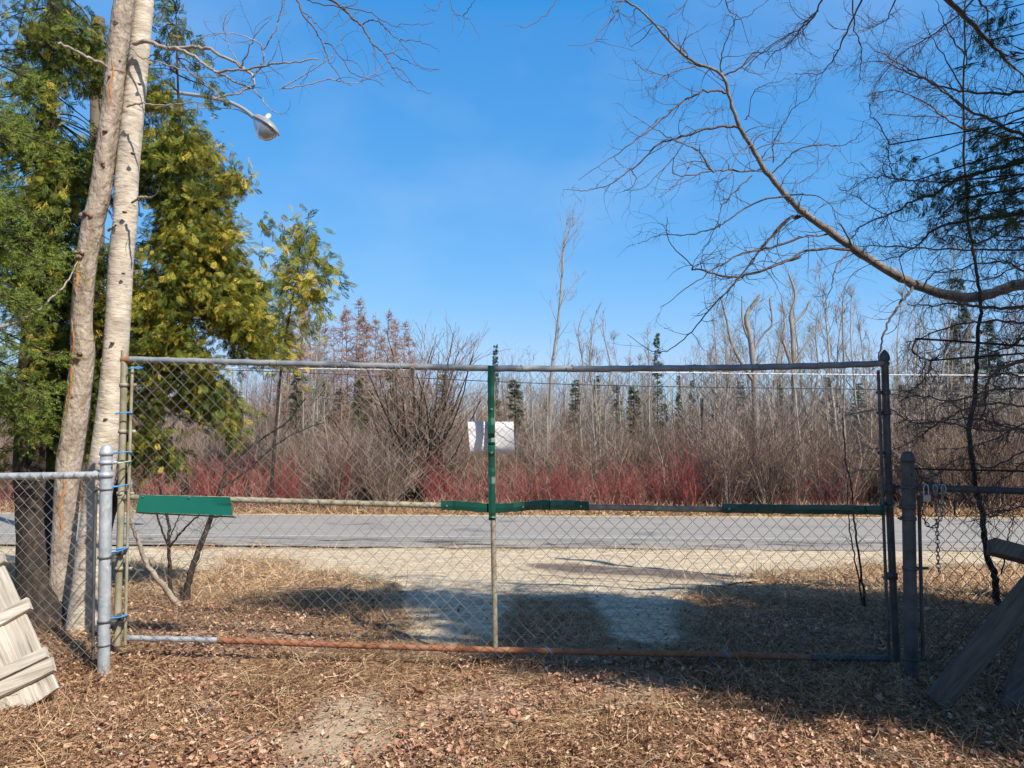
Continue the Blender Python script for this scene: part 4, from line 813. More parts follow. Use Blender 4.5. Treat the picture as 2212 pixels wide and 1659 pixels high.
# ------------------------------------------------------------------ cedar foliage
def spray_variant(seed):
    r = np.random.default_rng(seed); V = []; Q = []
    def frond(b, d, ln, wd):
        d = d/np.linalg.norm(d); s_ = np.array([-d[1], d[0], 0]); z = r.normal(0, .05); i = len(V)
        V.extend([b, b+d*ln*.45+s_*wd, b+d*ln+[0, 0, z-.1*ln], b+d*ln*.45-s_*wd]); Q.append([i, i+1, i+2, i+3])
    frond(np.zeros(3), np.array([1., r.normal(0, .1), 0]), 1.0, .028)
    for k in range(12):
        t = .04 + .9*k/12; sg = 1 if k % 2 else -1; a = r.uniform(.4, .75)*sg; ln = (.5*(1-t)**.8+.12)*r.uniform(.7, 1.3); wd = r.uniform(.024, .038)
        frond(np.array([t, 0, r.normal(0, .03)]), np.array([math.cos(a), math.sin(a), 0]), ln, wd)
        if k < 8:
            b = np.array([t+math.cos(a)*ln*.45, math.sin(a)*ln*.45, 0]); frond(b, np.array([math.cos(a*.2), math.sin(a*.2), 0]), ln*.6, wd*.8)
    V_ = np.array(V); V_[:, 2] -= .18*V_[:, 0]**2; return V_, Q
SPR = [spray_variant(i) for i in range(5)]
def frames(d, nrm):
    d = norm(d); nrm = norm(nrm - d*(d*nrm).sum(-1, keepdims=True)); s_ = np.cross(nrm, d); return np.stack([d, s_, nrm], -1)
pyhole = True
def cedar_foliage(mb, blobs, ncl, per, size, tint0=.35, axis_xy=None, shell=.5, tsd=.13, yel=.35):
    """blobs: (px, py, depth, rpx, rdepth, weight)"""
    wts = np.array([b[5] for b in blobs], float); wts /= wts.sum(); which = RNG.choice(len(blobs), ncl, p=wts); cs = []
    for i in which:
        px, py, d, rp, rd, _ = blobs[i]; c = at(px, py, d); r = rp*d/F; u = norm(RNG.normal(size=3))*(shell + (1-shell)*RNG.uniform())**.6*RNG.uniform(.75, 1.1); q_ = c + u*np.array([r, rd, r])
        if wav(q_[0]*1.0+q_[1]*.5, q_[2], 3.3, 1.0) + .6*wav(q_[0], q_[2]*1.2+q_[1], 6.0, 2.5) > (.16 if (py < 480 and pyhole) else .30) + .1*RNG.normal(): continue
        cs.append((q_, u))
    cc = np.array([a for a, b in cs]); uu = np.array([b for a, b in cs])
    ncl = len(cs)
    out = uu*np.array([1, 1, .25]) + np.array([0, 0, -.55]) + RNG.normal(0, .3, uu.shape)
    n = ncl*per; cen = np.repeat(cc, per, 0); dr = norm(np.repeat(out, per, 0) + RNG.normal(0, .55, (n, 3)))
    t = RNG.uniform(-.5, .6, (n, 1)); pos = cen + np.repeat(norm(out), per, 0)*t*size*2.4 + np.clip(RNG.normal(0, size*.5, (n, 3)), -size*1.1, size*1.1)
    M3 = frames(dr, RNG.normal(size=(n, 3)) + np.array([0, 0, .6]))*RNG.uniform(.55, 1.25, n)[:, None, None]*size
    patch = wav(cen[:, 0], cen[:, 2]*1.0 + cen[:, 1], 1.6, 1.0) + .7*wav(cen[:, 0]+cen[:, 1], cen[:, 2], 3.9, 2.0)
    tn = np.clip(tint0 + .12*patch + np.repeat(np.where(RNG.uniform(size=ncl) < yel, RNG.uniform(.05, .3, ncl), 0), per) + np.where(RNG.uniform(size=n) < .12, .3, 0) + RNG.normal(0, tsd, n), 0, 1); vi = RNG.integers(0, 5, n)
    for k, (V, Q) in enumerate(SPR):
        m = vi == k; mb.copies(V, Q, M3[m], pos[m], tn[m])
    return cc
def limbs_to(mb, P, cc, frac, r0=.012, sag=.12):
    """thin limbs from trunk line P to cluster centres"""
    sel = RNG.choice(len(cc), int(len(cc)*frac), replace=False); tg = cc[sel]
    for c in tg:
        i = np.argmin(np.abs(P[:, 2] - (c[2]+.25*np.linalg.norm(c[:2]-P[0, :2]))*.98)); a = P[i]; m = (a+c)/2 + [0, 0, sag*np.linalg.norm(c-a)*.5] + RNG.normal(0, .04, 3)
        q = cr([a, m, c], 4); mb.tubes(q, np.linspace(r0*RNG.uniform(.25, .8), .0025, len(q)), 4, .3)
def cedar(label, trace, d0, d1, Rs, blobs, ncl, per, size, frac=.75, mt='cedar', **kw):
    b = ground_at(*trace[0]); t = thing('cedar_tree', label, 'tree', (b[0], d0, float(height(b[0], d0))))
    P = tracep(trace, d0, d1, 5); R = rlin(len(P), Rs); mb = MB(); trunk_tube(mb, P, R, 14, .06, 2, .05); mb.build('trunk', M['cedarbark'], t)
    fb = MB(); cc = cedar_foliage(fb, blobs, ncl, per, size, **kw); fb.build('crown', M[mt], t)
    lb = MB(); limbs_to(lb, P, cc, frac*(.5 if len(cc) > 300 else 1)); lb.build('limbs', M['cedarbark'], t); return t
BA = [(385,60,7.3,60,.7,.7),(375,170,7.2,70,.8,.9),(370,280,7.2,75,.8,.9),(400,390,7.2,100,.8,1.3),(440,500,7.2,105,.8,1.3),(430,600,7.1,120,.8,1.6),(450,700,7.1,125,.9,1.7),(500,760,7.1,95,.7,1),(400,800,7.0,125,.8,1.5),(450,880,7.0,95,.7,1),(370,950,7.0,75,.6,.8),(530,640,7.2,60,.5,.5),(545,470,7.2,36,.4,.25),(525,390,7.2,30,.3,.15),(330,700,6.9,90,.5,.8),(330,450,6.9,80,.5,.8)]
cedar('yellow-green cedar between the pale trunk and the street lamp', [(212,1262),(222,1180),(245,1090),(290,980),(350,860),(390,740),(400,600),(395,420),(385,200),(380,20)], 7.3, 7.3, [.055,.05,.05,.045,.045,.04,.03,.018,.010,.004], BA, 1750, 17, .098, tint0=.37, tsd=.17, shell=.35)
BB = [(60,60,6.9,110,.8,.8),(160,120,6.9,120,.8,1),(120,260,6.7,120,.8,1),(190,330,6.7,110,.7,1),(60,400,6.6,120,.8,1),(150,470,6.6,120,.8,1.1),(60,600,6.5,120,.8,1),(150,700,6.6,110,.7,1.1),(70,800,6.4,120,.8,1.1),(150,900,6.5,110,.7,1.1),(60,950,6.4,110,.7,1),(220,620,6.9,100,.6,.9),(230,850,6.9,100,.6,.9),(230,180,6.9,90,.6,.6),(-80,500,6.6,140,.9,.8),(-80,200,6.6,140,.9,.6)]
cedar('dark cedar with a trunk coloured near black for shade behind the low left-hand fence', [(88,1420),(88,1330),(86,1240),(82,1130),(72,1000),(75,800),(90,600),(100,350),(110,100),(115,-100)], 5.5, 6.8, [.185,.165,.16,.155,.145,.12,.09,.07,.045,.02], BB, 1500, 17, .10, tint0=.27, tsd=.16, yel=.3, shell=.35)
BC = [(652,560,19.4,44,.8,1),(668,610,19.4,42,.8,1),(625,640,19.4,50,.8,1),(690,570,19.4,22,.5,.5),(645,510,19.4,26,.5,.35),(605,700,19.4,50,.8,.8),(590,760,19.4,50,.8,.5)]
cedar('slender sparse cedar standing beside the road beyond the larger one', [(585,1110),(590,1000),(598,900),(612,760),(640,600),(650,500)], 19.4, 19.4, [.045,.04,.035,.03,.02,.01], BC, 130, 9, .34, tint0=.48, tsd=.2, yel=.5)
# second stem low at the cedar foot
# ------------------------------------------------------------------ spruce at the far left edge
spt = thing('spruce_tree', 'bright green spruce boughs reaching in at the left edge', 'tree', (-4.6, 5.4, float(height(-4.6, 5.4))))
mb = MB(); P = np.array([[-4.6, 5.4, -.05], [-4.6, 5.4, 1.5], [-4.58, 5.4, 3.5], [-4.6, 5.4, 5.5]]); P = cr(P, 4); mb.tubes(P, np.linspace(.12, .03, len(P)), 10); mb.build('trunk', M['cedarbark'], spt)
nb_, wb = MB(), MB()
NQ = np.array([[0, -.04, 0], [1, -.012, .0], [1, .012, 0], [0, .04, 0]])
for k in range(26):
    ty = RNG.uniform(300, 930) if k < 22 else RNG.uniform(80, 300); ex = RNG.uniform(20, 150); z0 = at(-100, ty-90, 5.3)
    e = at(ex, ty+RNG.uniform(-20, 30), RNG.uniform(4.9, 5.7)); s_ = np.array([-4.55, 5.4, e[2]+.35]); mdl = (s_+e)/2 + [0, 0, .12]
    P = cr([s_, mdl, e], 8); R = np.linspace(.013, .003, len(P)); wb.tubes(P, R, 5)
    p, d, r, t = shoots(P[None], R[None], 34, (.7, 1.2), .2, 1.0); d = norm(d*np.array([1, 1, .35]) + [0, 0, -.12]); L1 = RNG.uniform(.12, .34, len(p))*(1.15-.6*t); a, b = grow(p, d, L1, np.full(len(p), .0035), np.full(len(p), .0015), k=5, wander=.15, up=-.03)
    wb.tubes(a, b, 4)
    p2, d2, r2, t2 = shoots(a, b, 4, (.5, .9), .15, .95); a2, b2 = grow(p2, d2, RNG.uniform(.05, .13, len(p2)), np.full(len(p2), .002), np.full(len(p2), .001), k=5, wander=.1, up=-.03)
    for (aa, bb, cnt) in ((a, b, 34), (a2, b2, 22)):
        pn, dn, rn, tn = shoots(aa, bb, cnt, (.7, 1.15), .0, 1.0); M3 = frames(dn, RNG.normal(size=dn.shape))*RNG.uniform(.014, .024, len(pn))[:, None, None]; M3[:, :, 1] *= 1.6
        nb_.copies(NQ, [[0, 1, 2, 3]], M3, pn, np.clip(RNG.normal(.55, .2, len(pn)), 0, 1))
nb_.build('needles', M['spruce'], spt); wb.build('boughs', M['cedarbark'], spt)

# ------------------------------------------------------------------ small trees by the gate
sm = thing('forked_sapling', 'small dark forked sapling below the green plate', 'tree', ground_at(368, 1288))
src = branch_set(sm, [([(375,1296),(368,1260),(366,1200),(365,1160),(362,1120),(350,1080),(345,1040)], 6.7, 6.7, .018, .008), ([(366,1178),(352,1150),(342,1120),(336,1085)], 6.7, 6.6, .010, .006), ([(367,1180),(385,1158),(405,1135),(425,1115),(450,1085)], 6.7, 6.6, .010, .005), ([(367,1160),(378,1135),(388,1110),(395,1070)], 6.7, 6.8, .006, .003)], M['cedarbark'], 'stem')
mb = MB(); twigs(src, 8, (.1, .4), mb, r=.003, lv2=2, lv3=0, up=.05); mb.build('crown', M['twigdark'], sm)
sm = thing('leaning_tree', 'dark leaning stem rising to the right behind the green plate', 'tree', ground_at(412, 1292))
src = branch_set(sm, [([(402,1296),(408,1255),(420,1215),(440,1160),(458,1110),(478,1050),(492,1015),(520,985),(560,950),(620,910),(660,860)], 6.6, 7.0, .030, .006), ([(478,1052),(500,1040),(540,1010),(590,965),(650,930),(700,912)], 6.8, 7.2, .012, .004), ([(455,1120),(480,1110),(520,1085),(580,1065)], 6.7, 7.0, .007, .002)], M['cedarbark'], 'stem')
mb = MB(); twigs(src, 8, (.15, .5), mb, r=.003, lv2=2, lv3=1, up=.04); mb.build('crown', M['twigdark'], sm)
sm = thing('pale_crooked_sapling', 'pale crooked stem curving down right behind the hinge end of the gate', 'tree', ground_at(388, 1312))
src = branch_set(sm, [([(392,1318),(372,1290),(350,1262),(330,1238),(312,1210),(300,1170),(288,1140),(280,1095),(283,1050),(276,1010),(284,960)], 6.3, 5.9, .026, .006), ([(330,1238),(345,1215),(355,1190)], 6.2, 6.2, .006, .002)], M['limbbark'], 'stem')
mb = MB(); twigs(src, 7, (.1, .35), mb, r=.0025, lv2=2, lv3=0, up=.05); mb.build('crown', M['sap'], sm)
sm = thing('twin_stem_sapling', 'pair of thin stems growing close together just left of the latch stile', 'tree', ground_at(1862, 1308))
src = branch_set(sm, [([(1868,1310),(1860,1240),(1850,1160),(1845,1115),(1838,1050),(1825,980),(1820,900)], 6.4, 6.3, .010, .004), ([(1862,1306),(1848,1220),(1838,1160),(1830,1080),(1835,1000)], 6.4, 6.4, .008, .003)], M['cedarbark'], 'stem')
mb = MB(); twigs(src, 6, (.1, .4), mb, r=.0022, lv2=1, lv3=0, up=.08); mb.build('crown', M['twigdark'], sm)
ut = thing('upright_sapling', 'tall thin upright sapling behind the dark low fence', 'tree', ground_at(2150, 1330))
c6 = (1584, 0, .3908); c7 = (1656, 648, .3038)
usp = V1([(1485,650),(1475,560),(1470,450),(1430,380),(1410,250),(1395,100)],1636,1080,.3489) + V1([(1540,1650),(1500,1380),(1480,1250),(1440,930),(1480,700),(1490,480),(1510,200),(1520,20)],*c7)[1:] + V1([(1345,1500),(1310,1300),(1290,1080),(1275,800),(1272,500),(1280,250),(1278,60),(1285,-60)],*c6)
src = branch_set(ut, [(usp, 5.5, 5.5, .024, .004)], M['cedarbark'], 'stem')
src += branch_set(ut, [([(2163,1240),(2172,1200),(2180,1150),(2190,1120)], 5.5, 5.5, .006, .003)] + [(V1(c, *c6), 5.5, 5.3, .006, .0015) for c in ([(1272,500),(1180,330),(1090,200),(1040,60)], [(1275,420),(1300,250),(1360,100),(1420,-20)], [(1275,600),(1170,500),(1080,440),(960,400),(880,330)], [(1278,300),(1200,200),(1150,80),(1120,-30)])], M['cedarbark'], 'stem')
mb = MB(); twigs(src, 6, (.12, .5), mb, r=.0022, lv2=2, lv3=0, up=.08); mb.build('crown', M['twigdark'], ut)

# ------------------------------------------------------------------ big bare limb from the right
k2 = (1152, 0, .3905)
bare = thing('bare_maple_tree', 'bare tree whose thick pale limb sweeps up and left across the sky', 'tree', (5.2, 6.0, float(height(5.2, 6.0))))
mb = MB(); P = cr([[5.3, 6.0, -.1], [5.3, 6.0, 1.2], [5.2, 6.0, 2.6], [5.25, 6.0, 4.5], [5.3, 6.1, 7]], 5); trunk_tube(mb, P, rlin(len(P), [.2, .16, .15, .12, .06]), 16, .04, 2, .03); mb.build('trunk', M['greylimb'], bare)
main = [(2560,560),(2400,580),(2212,613),(2131,637),(2065,641),(1983,617),(1936,594),(1858,547),(1787,496),(1728,453),(1699,422),(1656,371),(1625,320),(1597,273),(1582,230),(1558,160),(1503,135),(1449,92),(1394,31),(1343,-5),(1300,-40)]
P = wob(tracep(main, 6.0, 5.2, 5), .003); R = rlin(len(P), [.055,.050,.042,.040,.038,.035,.033,.030,.027,.024,.022,.019,.017,.015,.013,.011,.010,.009,.007,.006,.005])
mb = MB(); mb.tubes(P, R*(1+.05*np.sin(np.arange(len(P))*1.3)), 12); mb.build('main_limb', M['greylimb'], bare)
srcm = [(P[20:], R[20:])]
B2 = [[(1065,515),(1000,500),(890,525),(780,600),(680,690),(600,750),(450,860),(370,910),(250,995)],
 [(1130,705),(1030,700),(900,735),(770,770),(690,800),(600,890),(540,940),(440,1010),(340,1045),(250,1055),(165,1050)],
 [(1270,940),(1180,945),(1050,940),(985,940),(930,850),(880,815),(760,770),(650,700),(560,640)],
 [(985,945),(890,965),(780,960),(785,860),(870,760)], [(985,940),(960,905),(880,890),(780,925)],
 [(1400,1085),(1250,1110),(1130,1180),(1060,1230),(980,1270),(860,1300),(700,1300),(580,1350)],
 [(1040,410),(1035,330),(1060,240),(1105,120),(1070,85),(1030,180)], [(1105,120),(1180,90),(1250,40),(1330,-20)],
 [(900,365),(760,400),(735,420),(600,375),(550,330)], [(735,420),(700,460),(660,490),(620,480)],
 [(660,145),(600,220),(540,250),(510,200)], [(490,0),(460,70),(360,190),(330,240),(190,252)],
 [(1210,970),(1130,1050),(1050,1130),(1020,1230),(960,1350),(925,1390)],
 [(1475,1195),(1400,1220),(1290,1340),(1150,1520),(1050,1640),(900,1750)],
 [(1475,1420),(1350,1460),(1250,1500),(1150,1530),(1050,1530),(930,1490),(880,1490),(870,1460),(750,1330),(740,1200)],
 [(1475,1312),(1320,1370),(1160,1400),(1030,1470),(870,1580),(700,1700)], [(930,1490),(935,1420),(1000,1400),(1080,1375)],
 [(1150,1530),(1000,1680),(880,1830),(760,1930),(650,1940),(520,1850)], [(1040,420),(1150,370),(1210,300),(1290,280),(1400,205),(1475,150)],
 [(1150,370),(1200,405),(1310,405)], [(1100,600),(1050,605),(990,620),(930,630)], [(880,895),(820,990),(740,1060),(690,1095)], [(780,870),(700,950),(620,1040)],
 [(1210,800),(1130,850),(1090,960),(1030,1000),(1000,1010)], [(770,770),(840,800),(930,850)], [(600,750),(650,700),(700,650)], [(540,940),(570,990),(540,1040),(500,1060)],[(1170,660),(1190,640),(1215,520),(1260,480),(1320,460),(1440,425)],[(450,860),(470,900),(520,930),(560,935)]]
rr = [.009,.010,.008,.006,.005,.007,.006,.004,.005,.003,.004,.005,.006,.012,.012,.010,.004,.006,.007,.004,.003,.004,.004,.004,.004,.004,.003,.004,.003]
specs = [(V1(c, *k2), 5.6+.2*math.sin(i), 5.3+.4*math.sin(i*2.1), r_, .0016) for i, (c, r_) in enumerate(zip(B2, rr))]
B6 = [([(210,960),(300,880),(370,820),(500,800),(560,805),(640,790),(700,740),(720,670)], .006), ([(560,805),(600,850),(640,890),(690,910)], .002), ([(560,810),(520,880),(450,960),(380,1000),(310,1070)], .003),
 ([(300,1075),(400,1075),(470,1085),(550,1150),(570,1280)], .006), ([(380,1190),(300,1220),(180,1350),(60,1500),(-60,1600)], .009), ([(520,1295),(380,1310),(200,1375),(0,1420)], .007), ([(640,1380),(400,1385),(260,1460),(0,1535),(-150,1535)], .011),
 ([(660,1370),(600,1250),(570,1230)], .008), ([(220,900),(220,800),(260,720),(330,600),(420,540),(475,430)], .005), ([(340,600),(350,530),(350,480)], .002), ([(640,1390),(570,1480),(540,1590),(500,1680)], .008), ([(990,1590),(930,1660)], .010),
 ([(950,1550),(920,1430),(960,1360)], .005), ([(1040,1600),(1100,1520),(1200,1480),(1330,1440)], .006)]
specs += [(V1(c, *c6), 5.7, 5.4, r_, .0016) for c, r_ in B6]
specs += [(V1([(1010,-60),(960,20),(880,130),(840,220),(815,310),(798,430)], *c7), 5.6, 5.5, .010, .005)]
specs += [([(1500,-30),(1470,20),(1440,40)], 5.2, 5.2, .004, .002), ([(1560,-40),(1575,20),(1600,40),(1620,100)], 5.2, 5.3, .005, .002)]
src = branch_set(bare, specs, M['twigdark'])
mb = MB(); twigs(src, 8.5, (.14, .46), mb, r=.0030, lv2=2, lv3=1, curl=.5, wander=.28); twigs(srcm, 10, (.2, .65), mb, r=.0038, lv2=3, lv3=1, curl=.5, wander=.28); mb.build('crown', M['twigdark'], bare)
# tree whose twigs hang in at the top centre
tc = thing('overhanging_tree', 'thin bare twigs hanging into the blue sky at the top, near the street lamp', 'tree', (-1.2, 6.4, 0))
tc.location = (-7.8, 10.0, float(height(-7.8, 10.0)))
mb = MB(); P = cr([[-7.8, 10, -.6], [-7.6, 9.6, 4.0], [-6.8, 8.4, 7.5], [-4.0, 6.8, 8.2], [-2.2, 5.8, 7.0], at(680, -120, 5.2)], 6); mb.tubes(P, rlin(len(P), [.11, .10, .08, .05, .03, .012]), 10); mb.build('trunk', M['limbbark'], tc)
k3 = (576, 0, .2930)
T3 = [([(215,-30),(260,80),(370,240),(430,370),(460,460),(520,540),(560,600),(625,630)], .007), ([(430,320),(470,330),(560,440),(620,535),(720,570),(820,605),(860,635)], .005), ([(560,440),(640,450),(700,510),(720,565)], .003),
 ([(430,-30),(540,45),(620,125),(700,185),(740,260),(780,325),(870,400),(920,490),(1020,600),(1060,608)], .010), ([(920,490),(1010,530),(1060,600),(1120,665),(1215,685)], .003), ([(780,330),(800,440),(810,550),(860,585)], .003), ([(700,185),(760,150),(810,155),(870,200),(940,270),(1000,330),(1060,400),(1130,490),(1260,510)], .005),
 ([(870,400),(940,400),(1040,460),(1130,495),(1200,520),(1280,515)], .003), ([(300,0),(420,30),(560,50),(740,80),(830,135),(930,195),(1000,175),(1150,185),(1230,160)], .005), ([(980,300),(1060,295),(1150,315),(1230,345),(1275,385)], .003), ([(690,-30),(640,40),(560,60),(500,130),(450,190),(400,215)], .004), ([(680,80),(620,130),(570,180),(500,215)], .003),
 ([(260,80),(330,130),(385,195),(450,270),(420,320)], .004), ([(1300,-20),(1270,60),(1220,75),(1160,90)], .003), ([(1350,-20),(1380,80),(1450,125),(1500,150),(1570,280)], .003), ([(1380,80),(1370,160),(1372,245)], .002), ([(1450,120),(1500,50),(1540,0)], .003), ([(2150,-30),(2080,90),(1990,160),(1900,210),(1860,190)], .004)]
s3 = branch_set(tc, [(V1(c, *k3), 5.2, 5.1, r_, .0015) for c, r_ in T3], M['twigdark'])
mb = MB(); twigs(s3, 3.0, (.06, .2), mb, r=.0018, lv2=1, lv3=0, curl=.35); mb.build('crown', M['twigdark'], tc)
# ------------------------------------------------------------------ conifer on the right whose boughs enter the frame and which shades the latch end
con = thing('shaded_cedar_tree', 'dark conifer with drooping half-dead boughs at the right edge', 'tree', (4.8, 2.6, float(height(4.8, 2.6))))
mb = MB(); TP = cr([[4.8, 2.6, -.1], [4.85, 2.6, 2], [4.85, 2.2, 5], [4.9, 1.3, 7.8]], 6); trunk_tube(mb, TP, rlin(len(TP), [.2, .17, .12, .03]), 14, .05, 3, .04); mb.build('trunk', M['cedarbark'], con)
fb = MB()
def blobw(c, r, n, per, size, **kw):
    c = np.asarray(c, float); p = project(c[None])
    u = norm(RNG.normal(size=(n, 3)))*(RNG.uniform(size=(n, 1))**.45)*np.asarray(r); cc = c+u; return cc
def foliage_at(mb, cc, per, size, tint0, tsd=.1):
    n = len(cc)*per; cen = np.repeat(cc, per, 0); dr = norm(RNG.normal(0, .6, (n, 3)) + [-.1, .1, -.5]); pos = cen + RNG.normal(0, size*.8, (n, 3)); M3 = frames(dr, RNG.normal(size=(n, 3)))*RNG.uniform(.6, 1.25, n)[:, None, None]*size
    tn = np.clip(RNG.normal(tint0, tsd, n), 0, 1); vi = RNG.integers(0, 5, n)
    for k, (V, Q) in enumerate(SPR):
        m = vi == k; mb.copies(V, Q, M3[m], pos[m], tn[m])
CONB = [((4.75, 3.1, 2.5), (1.75, 1.1, .9), 300), ((4.7, 2.5, 3.6), (1.9, 1.2, .9), 330), ((4.7, 1.95, 4.8), (1.8, 1.15, .9), 300), ((4.9, 1.5, 6.0), (1.5, 1.05, .9), 230), ((4.95, 1.25, 7.1), (1.1, .8, .7), 120), ((3.6, 3.5, 3.2), (.9, .5, .5), 110), ((3.4, 2.85, 4.6), (.9, .45, .5), 120), ((3.7, 1.95, 7.2), (.7, .38, .3), 28), ((2.9, 2.1, 7.0), (.75, .25, .3), 22), ((2.0, 2.2, 6.2), (.6, .2, .2), 12)]  # unseen crown blobs, shaped and placed for the shade they cast
allc = []
for c, r, n_ in CONB:
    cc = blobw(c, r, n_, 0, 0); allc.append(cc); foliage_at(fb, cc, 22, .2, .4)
allc = np.concatenate(allc); lb = MB(); limbs_to(lb, TP, allc, .25, .02); 
# boughs that reach into the picture
def vblob(px, py, d, rx, ry, n):
    cc = np.array([at(px+RNG.normal(0, rx), py+RNG.normal(0, ry), d+RNG.normal(0, .15)) for _ in range(n)]); return cc
vis = [(2040,390,4.3,22,22,16),(2075,420,4.3,24,22,20),(2100,450,4.3,18,16,12),(2000,345,4.4,14,10,6),(2150,310,4.2,25,20,22),(2195,340,4.2,20,28,26),(2180,420,4.2,26,20,20),(2120,395,4.3,22,16,12),(2140,60,4.2,13,22,9),(2175,25,4.2,10,16,6),(2125,85,4.2,9,9,5),(2205,470,4.2,16,20,10),(2060,480,4.4,14,16,5),(2140,290,4.2,12,10,6),(2170,790,4.3,20,12,5),(2200,560,4.2,14,14,5)]
vc = []
for b in vis:
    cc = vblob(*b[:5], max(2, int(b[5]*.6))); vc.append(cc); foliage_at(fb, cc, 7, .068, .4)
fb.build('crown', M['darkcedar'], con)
B6c = [([(1700,760),(1607,750),(1430,670),(1270,590),(1130,480),(1000,400),(860,320),(730,230)], .011), ([(1700,780),(1607,770),(1430,740),(1230,690),(1080,580),(900,500),(750,520)], .010), ([(1700,505),(1607,510),(1450,515),(1290,505),(1130,470),(950,390),(820,340),(700,350)], .009), ([(1700,1388),(1607,1385),(1200,1380),(850,1360),(700,1362)], .008),
 ([(1750,830),(1607,880),(1450,930),(1300,970),(1200,1010),(1100,1080),(1000,1100),(900,1170),(720,1240),(650,1320)], .017), ([(1700,1150),(1607,1170),(1450,1200),(1300,1220),(1150,1250),(1080,1290),(1000,1370),(900,1420),(780,1440)], .013), ([(1360,-40),(1250,80),(1090,200),(930,300),(780,470)], .006), ([(1150,-30),(1280,90),(1400,220),(1500,320),(1607,420),(1720,520)], .016), ([(900,-10),(830,120),(700,180)], .005), ([(500,-30),(440,100),(330,180),(190,260),(60,390)], .006), ([(470,60),(380,150),(300,250),(220,300),(170,380)], .004), ([(720,-30),(640,150),(570,290),(480,400),(340,405)], .006), ([(660,0),(670,160),(710,270),(700,380),(690,470)], .005), ([(1350,-10),(1400,60),(1415,180),(1440,230)], .007),
 ([(1140,1010),(1040,1000),(960,1000),(890,980),(860,880),(860,800),(920,740),(1030,745)], .005), ([(1000,1000),(830,980),(740,990),(640,1050),(580,1045)], .004), ([(860,800),(800,680),(760,640),(755,570)], .004), ([(900,1170),(820,1180),(700,1100),(620,1060)], .004), ([(1250,1100),(1150,1190),(1120,1250)], .006), ([(1607,1500),(1500,1450),(1350,1460),(1200,1500),(1050,1490)], .007),([(1607,600),(1500,640),(1350,660),(1200,640),(1000,640),(820,635)], .006)]
B7c = [([(1950,160),(1830,160),(1600,150),(1300,190),(1100,270),(980,300)], .009), ([(1980,250),(1830,270),(1740,330),(1600,370),(1540,420)], .011), ([(1060,275),(1040,370),(1090,400),(1170,430),(1250,380),(1310,290)], .006), ([(1170,430),(1150,520),(1060,620),(980,665)], .005), ([(1950,620),(1830,630),(1600,640),(1300,720),(1150,690),(1000,690),(890,670)], .008), ([(1900,780),(1700,740),(1450,760),(1250,850),(1050,870),(880,780),(700,790),(560,820)], .007), ([(1900,900),(1700,930),(1450,910),(1300,880),(1100,850),(900,880)], .007), ([(1900,30),(1700,60),(1500,40),(1300,20),(1180,40),(1000,30)], .012), ([(1950,1100),(1830,1150),(1750,1220),(1600,1330),(1550,1450)], .007), ([(1060,1200),(1100,1270),(1200,1330),(1400,1390),(1500,1480)], .005), ([(1900,420),(1700,470),(1580,560),(1560,700),(1540,820),(1440,920)], .011), ([(1830,1470),(1700,1500),(1600,1540),(1480,1560)], .005), ([(880,1480),(1050,1300),(980,1220),(700,1210),(560,1240)], .004), ([(1830,880),(1600,1000),(1450,1050),(1200,1060)], .005)]
for k in range(13):
    y0 = random.uniform(430, 1000); ln_ = random.uniform(110, 330); sl_ = random.uniform(-.15, .45); n_ = 6; cv_ = random.uniform(-.25, .25)
    pts_ = [(2290-ln_*(i/(n_-1))*1.25-20*(i > 0), y0 + sl_*ln_*(i/(n_-1)) + cv_*ln_*(i/(n_-1))**2 + random.gauss(0, 13)) for i in range(n_)]
    B6c.append(([((x-1584)/.3908, y/.3908) for x, y in pts_], random.uniform(.004, .009)))
specs = [(V1(c, *c6), 4.4+.3*math.sin(i*1.7), 4.9+.3*math.sin(i*2.3), r_, .002) for i, (c, r_) in enumerate(B6c)] + [(V1(c, *c7), 4.4+.2*math.sin(i), 4.9+.2*math.sin(i*3), r_, .0022) for i, (c, r_) in enumerate(B7c)]
s4 = branch_set(con, specs, M['twigdark'], 'bough')
mb = MB(); twigs(s4, 22, (.08, .32), mb, r=.0024, lv2=3, lv3=1, curl=.3, up=-.03, wander=.25); 
right = [s for s in s4 if s[0][:, 0].mean() > 2.3]; twigs(right, 28, (.06, .24), mb, r=.0020, lv2=3, lv3=1, curl=.2, up=-.05); mb.build('crown', M['twigdark'], con)
# limbs carrying the traced boughs back to the trunk
for P, R in s4:
    e = P[0]
    if e[0] > 2.2:
        a = np.array([4.85, 2.58, max(.8, e[2]+.25*RNG.uniform(-1, 1.5))]); q = cr([a, a*.66+e*.34+RNG.normal(0, .08, 3), a*.33+e*.67+RNG.normal(0, .05, 3), e], 5); lb.tubes(q, np.linspace(R[0]*1.3, R[0], len(q)), 6, .3)
for cc in vc:
    e = cc.mean(0); a = np.array([4.85, 2.58, e[2]+RNG.uniform(-.2, .5)]); q = cr([a, a*.66+e*.34+RNG.normal(0, .12, 3), a*.33+e*.67+RNG.normal(0, .10, 3), e], 6); q = wob(q, .006); lb.tubes(q, np.linspace(.012, .003, len(q)), 5, .3)
lb.build('limbs', M['cedarbark'], con)

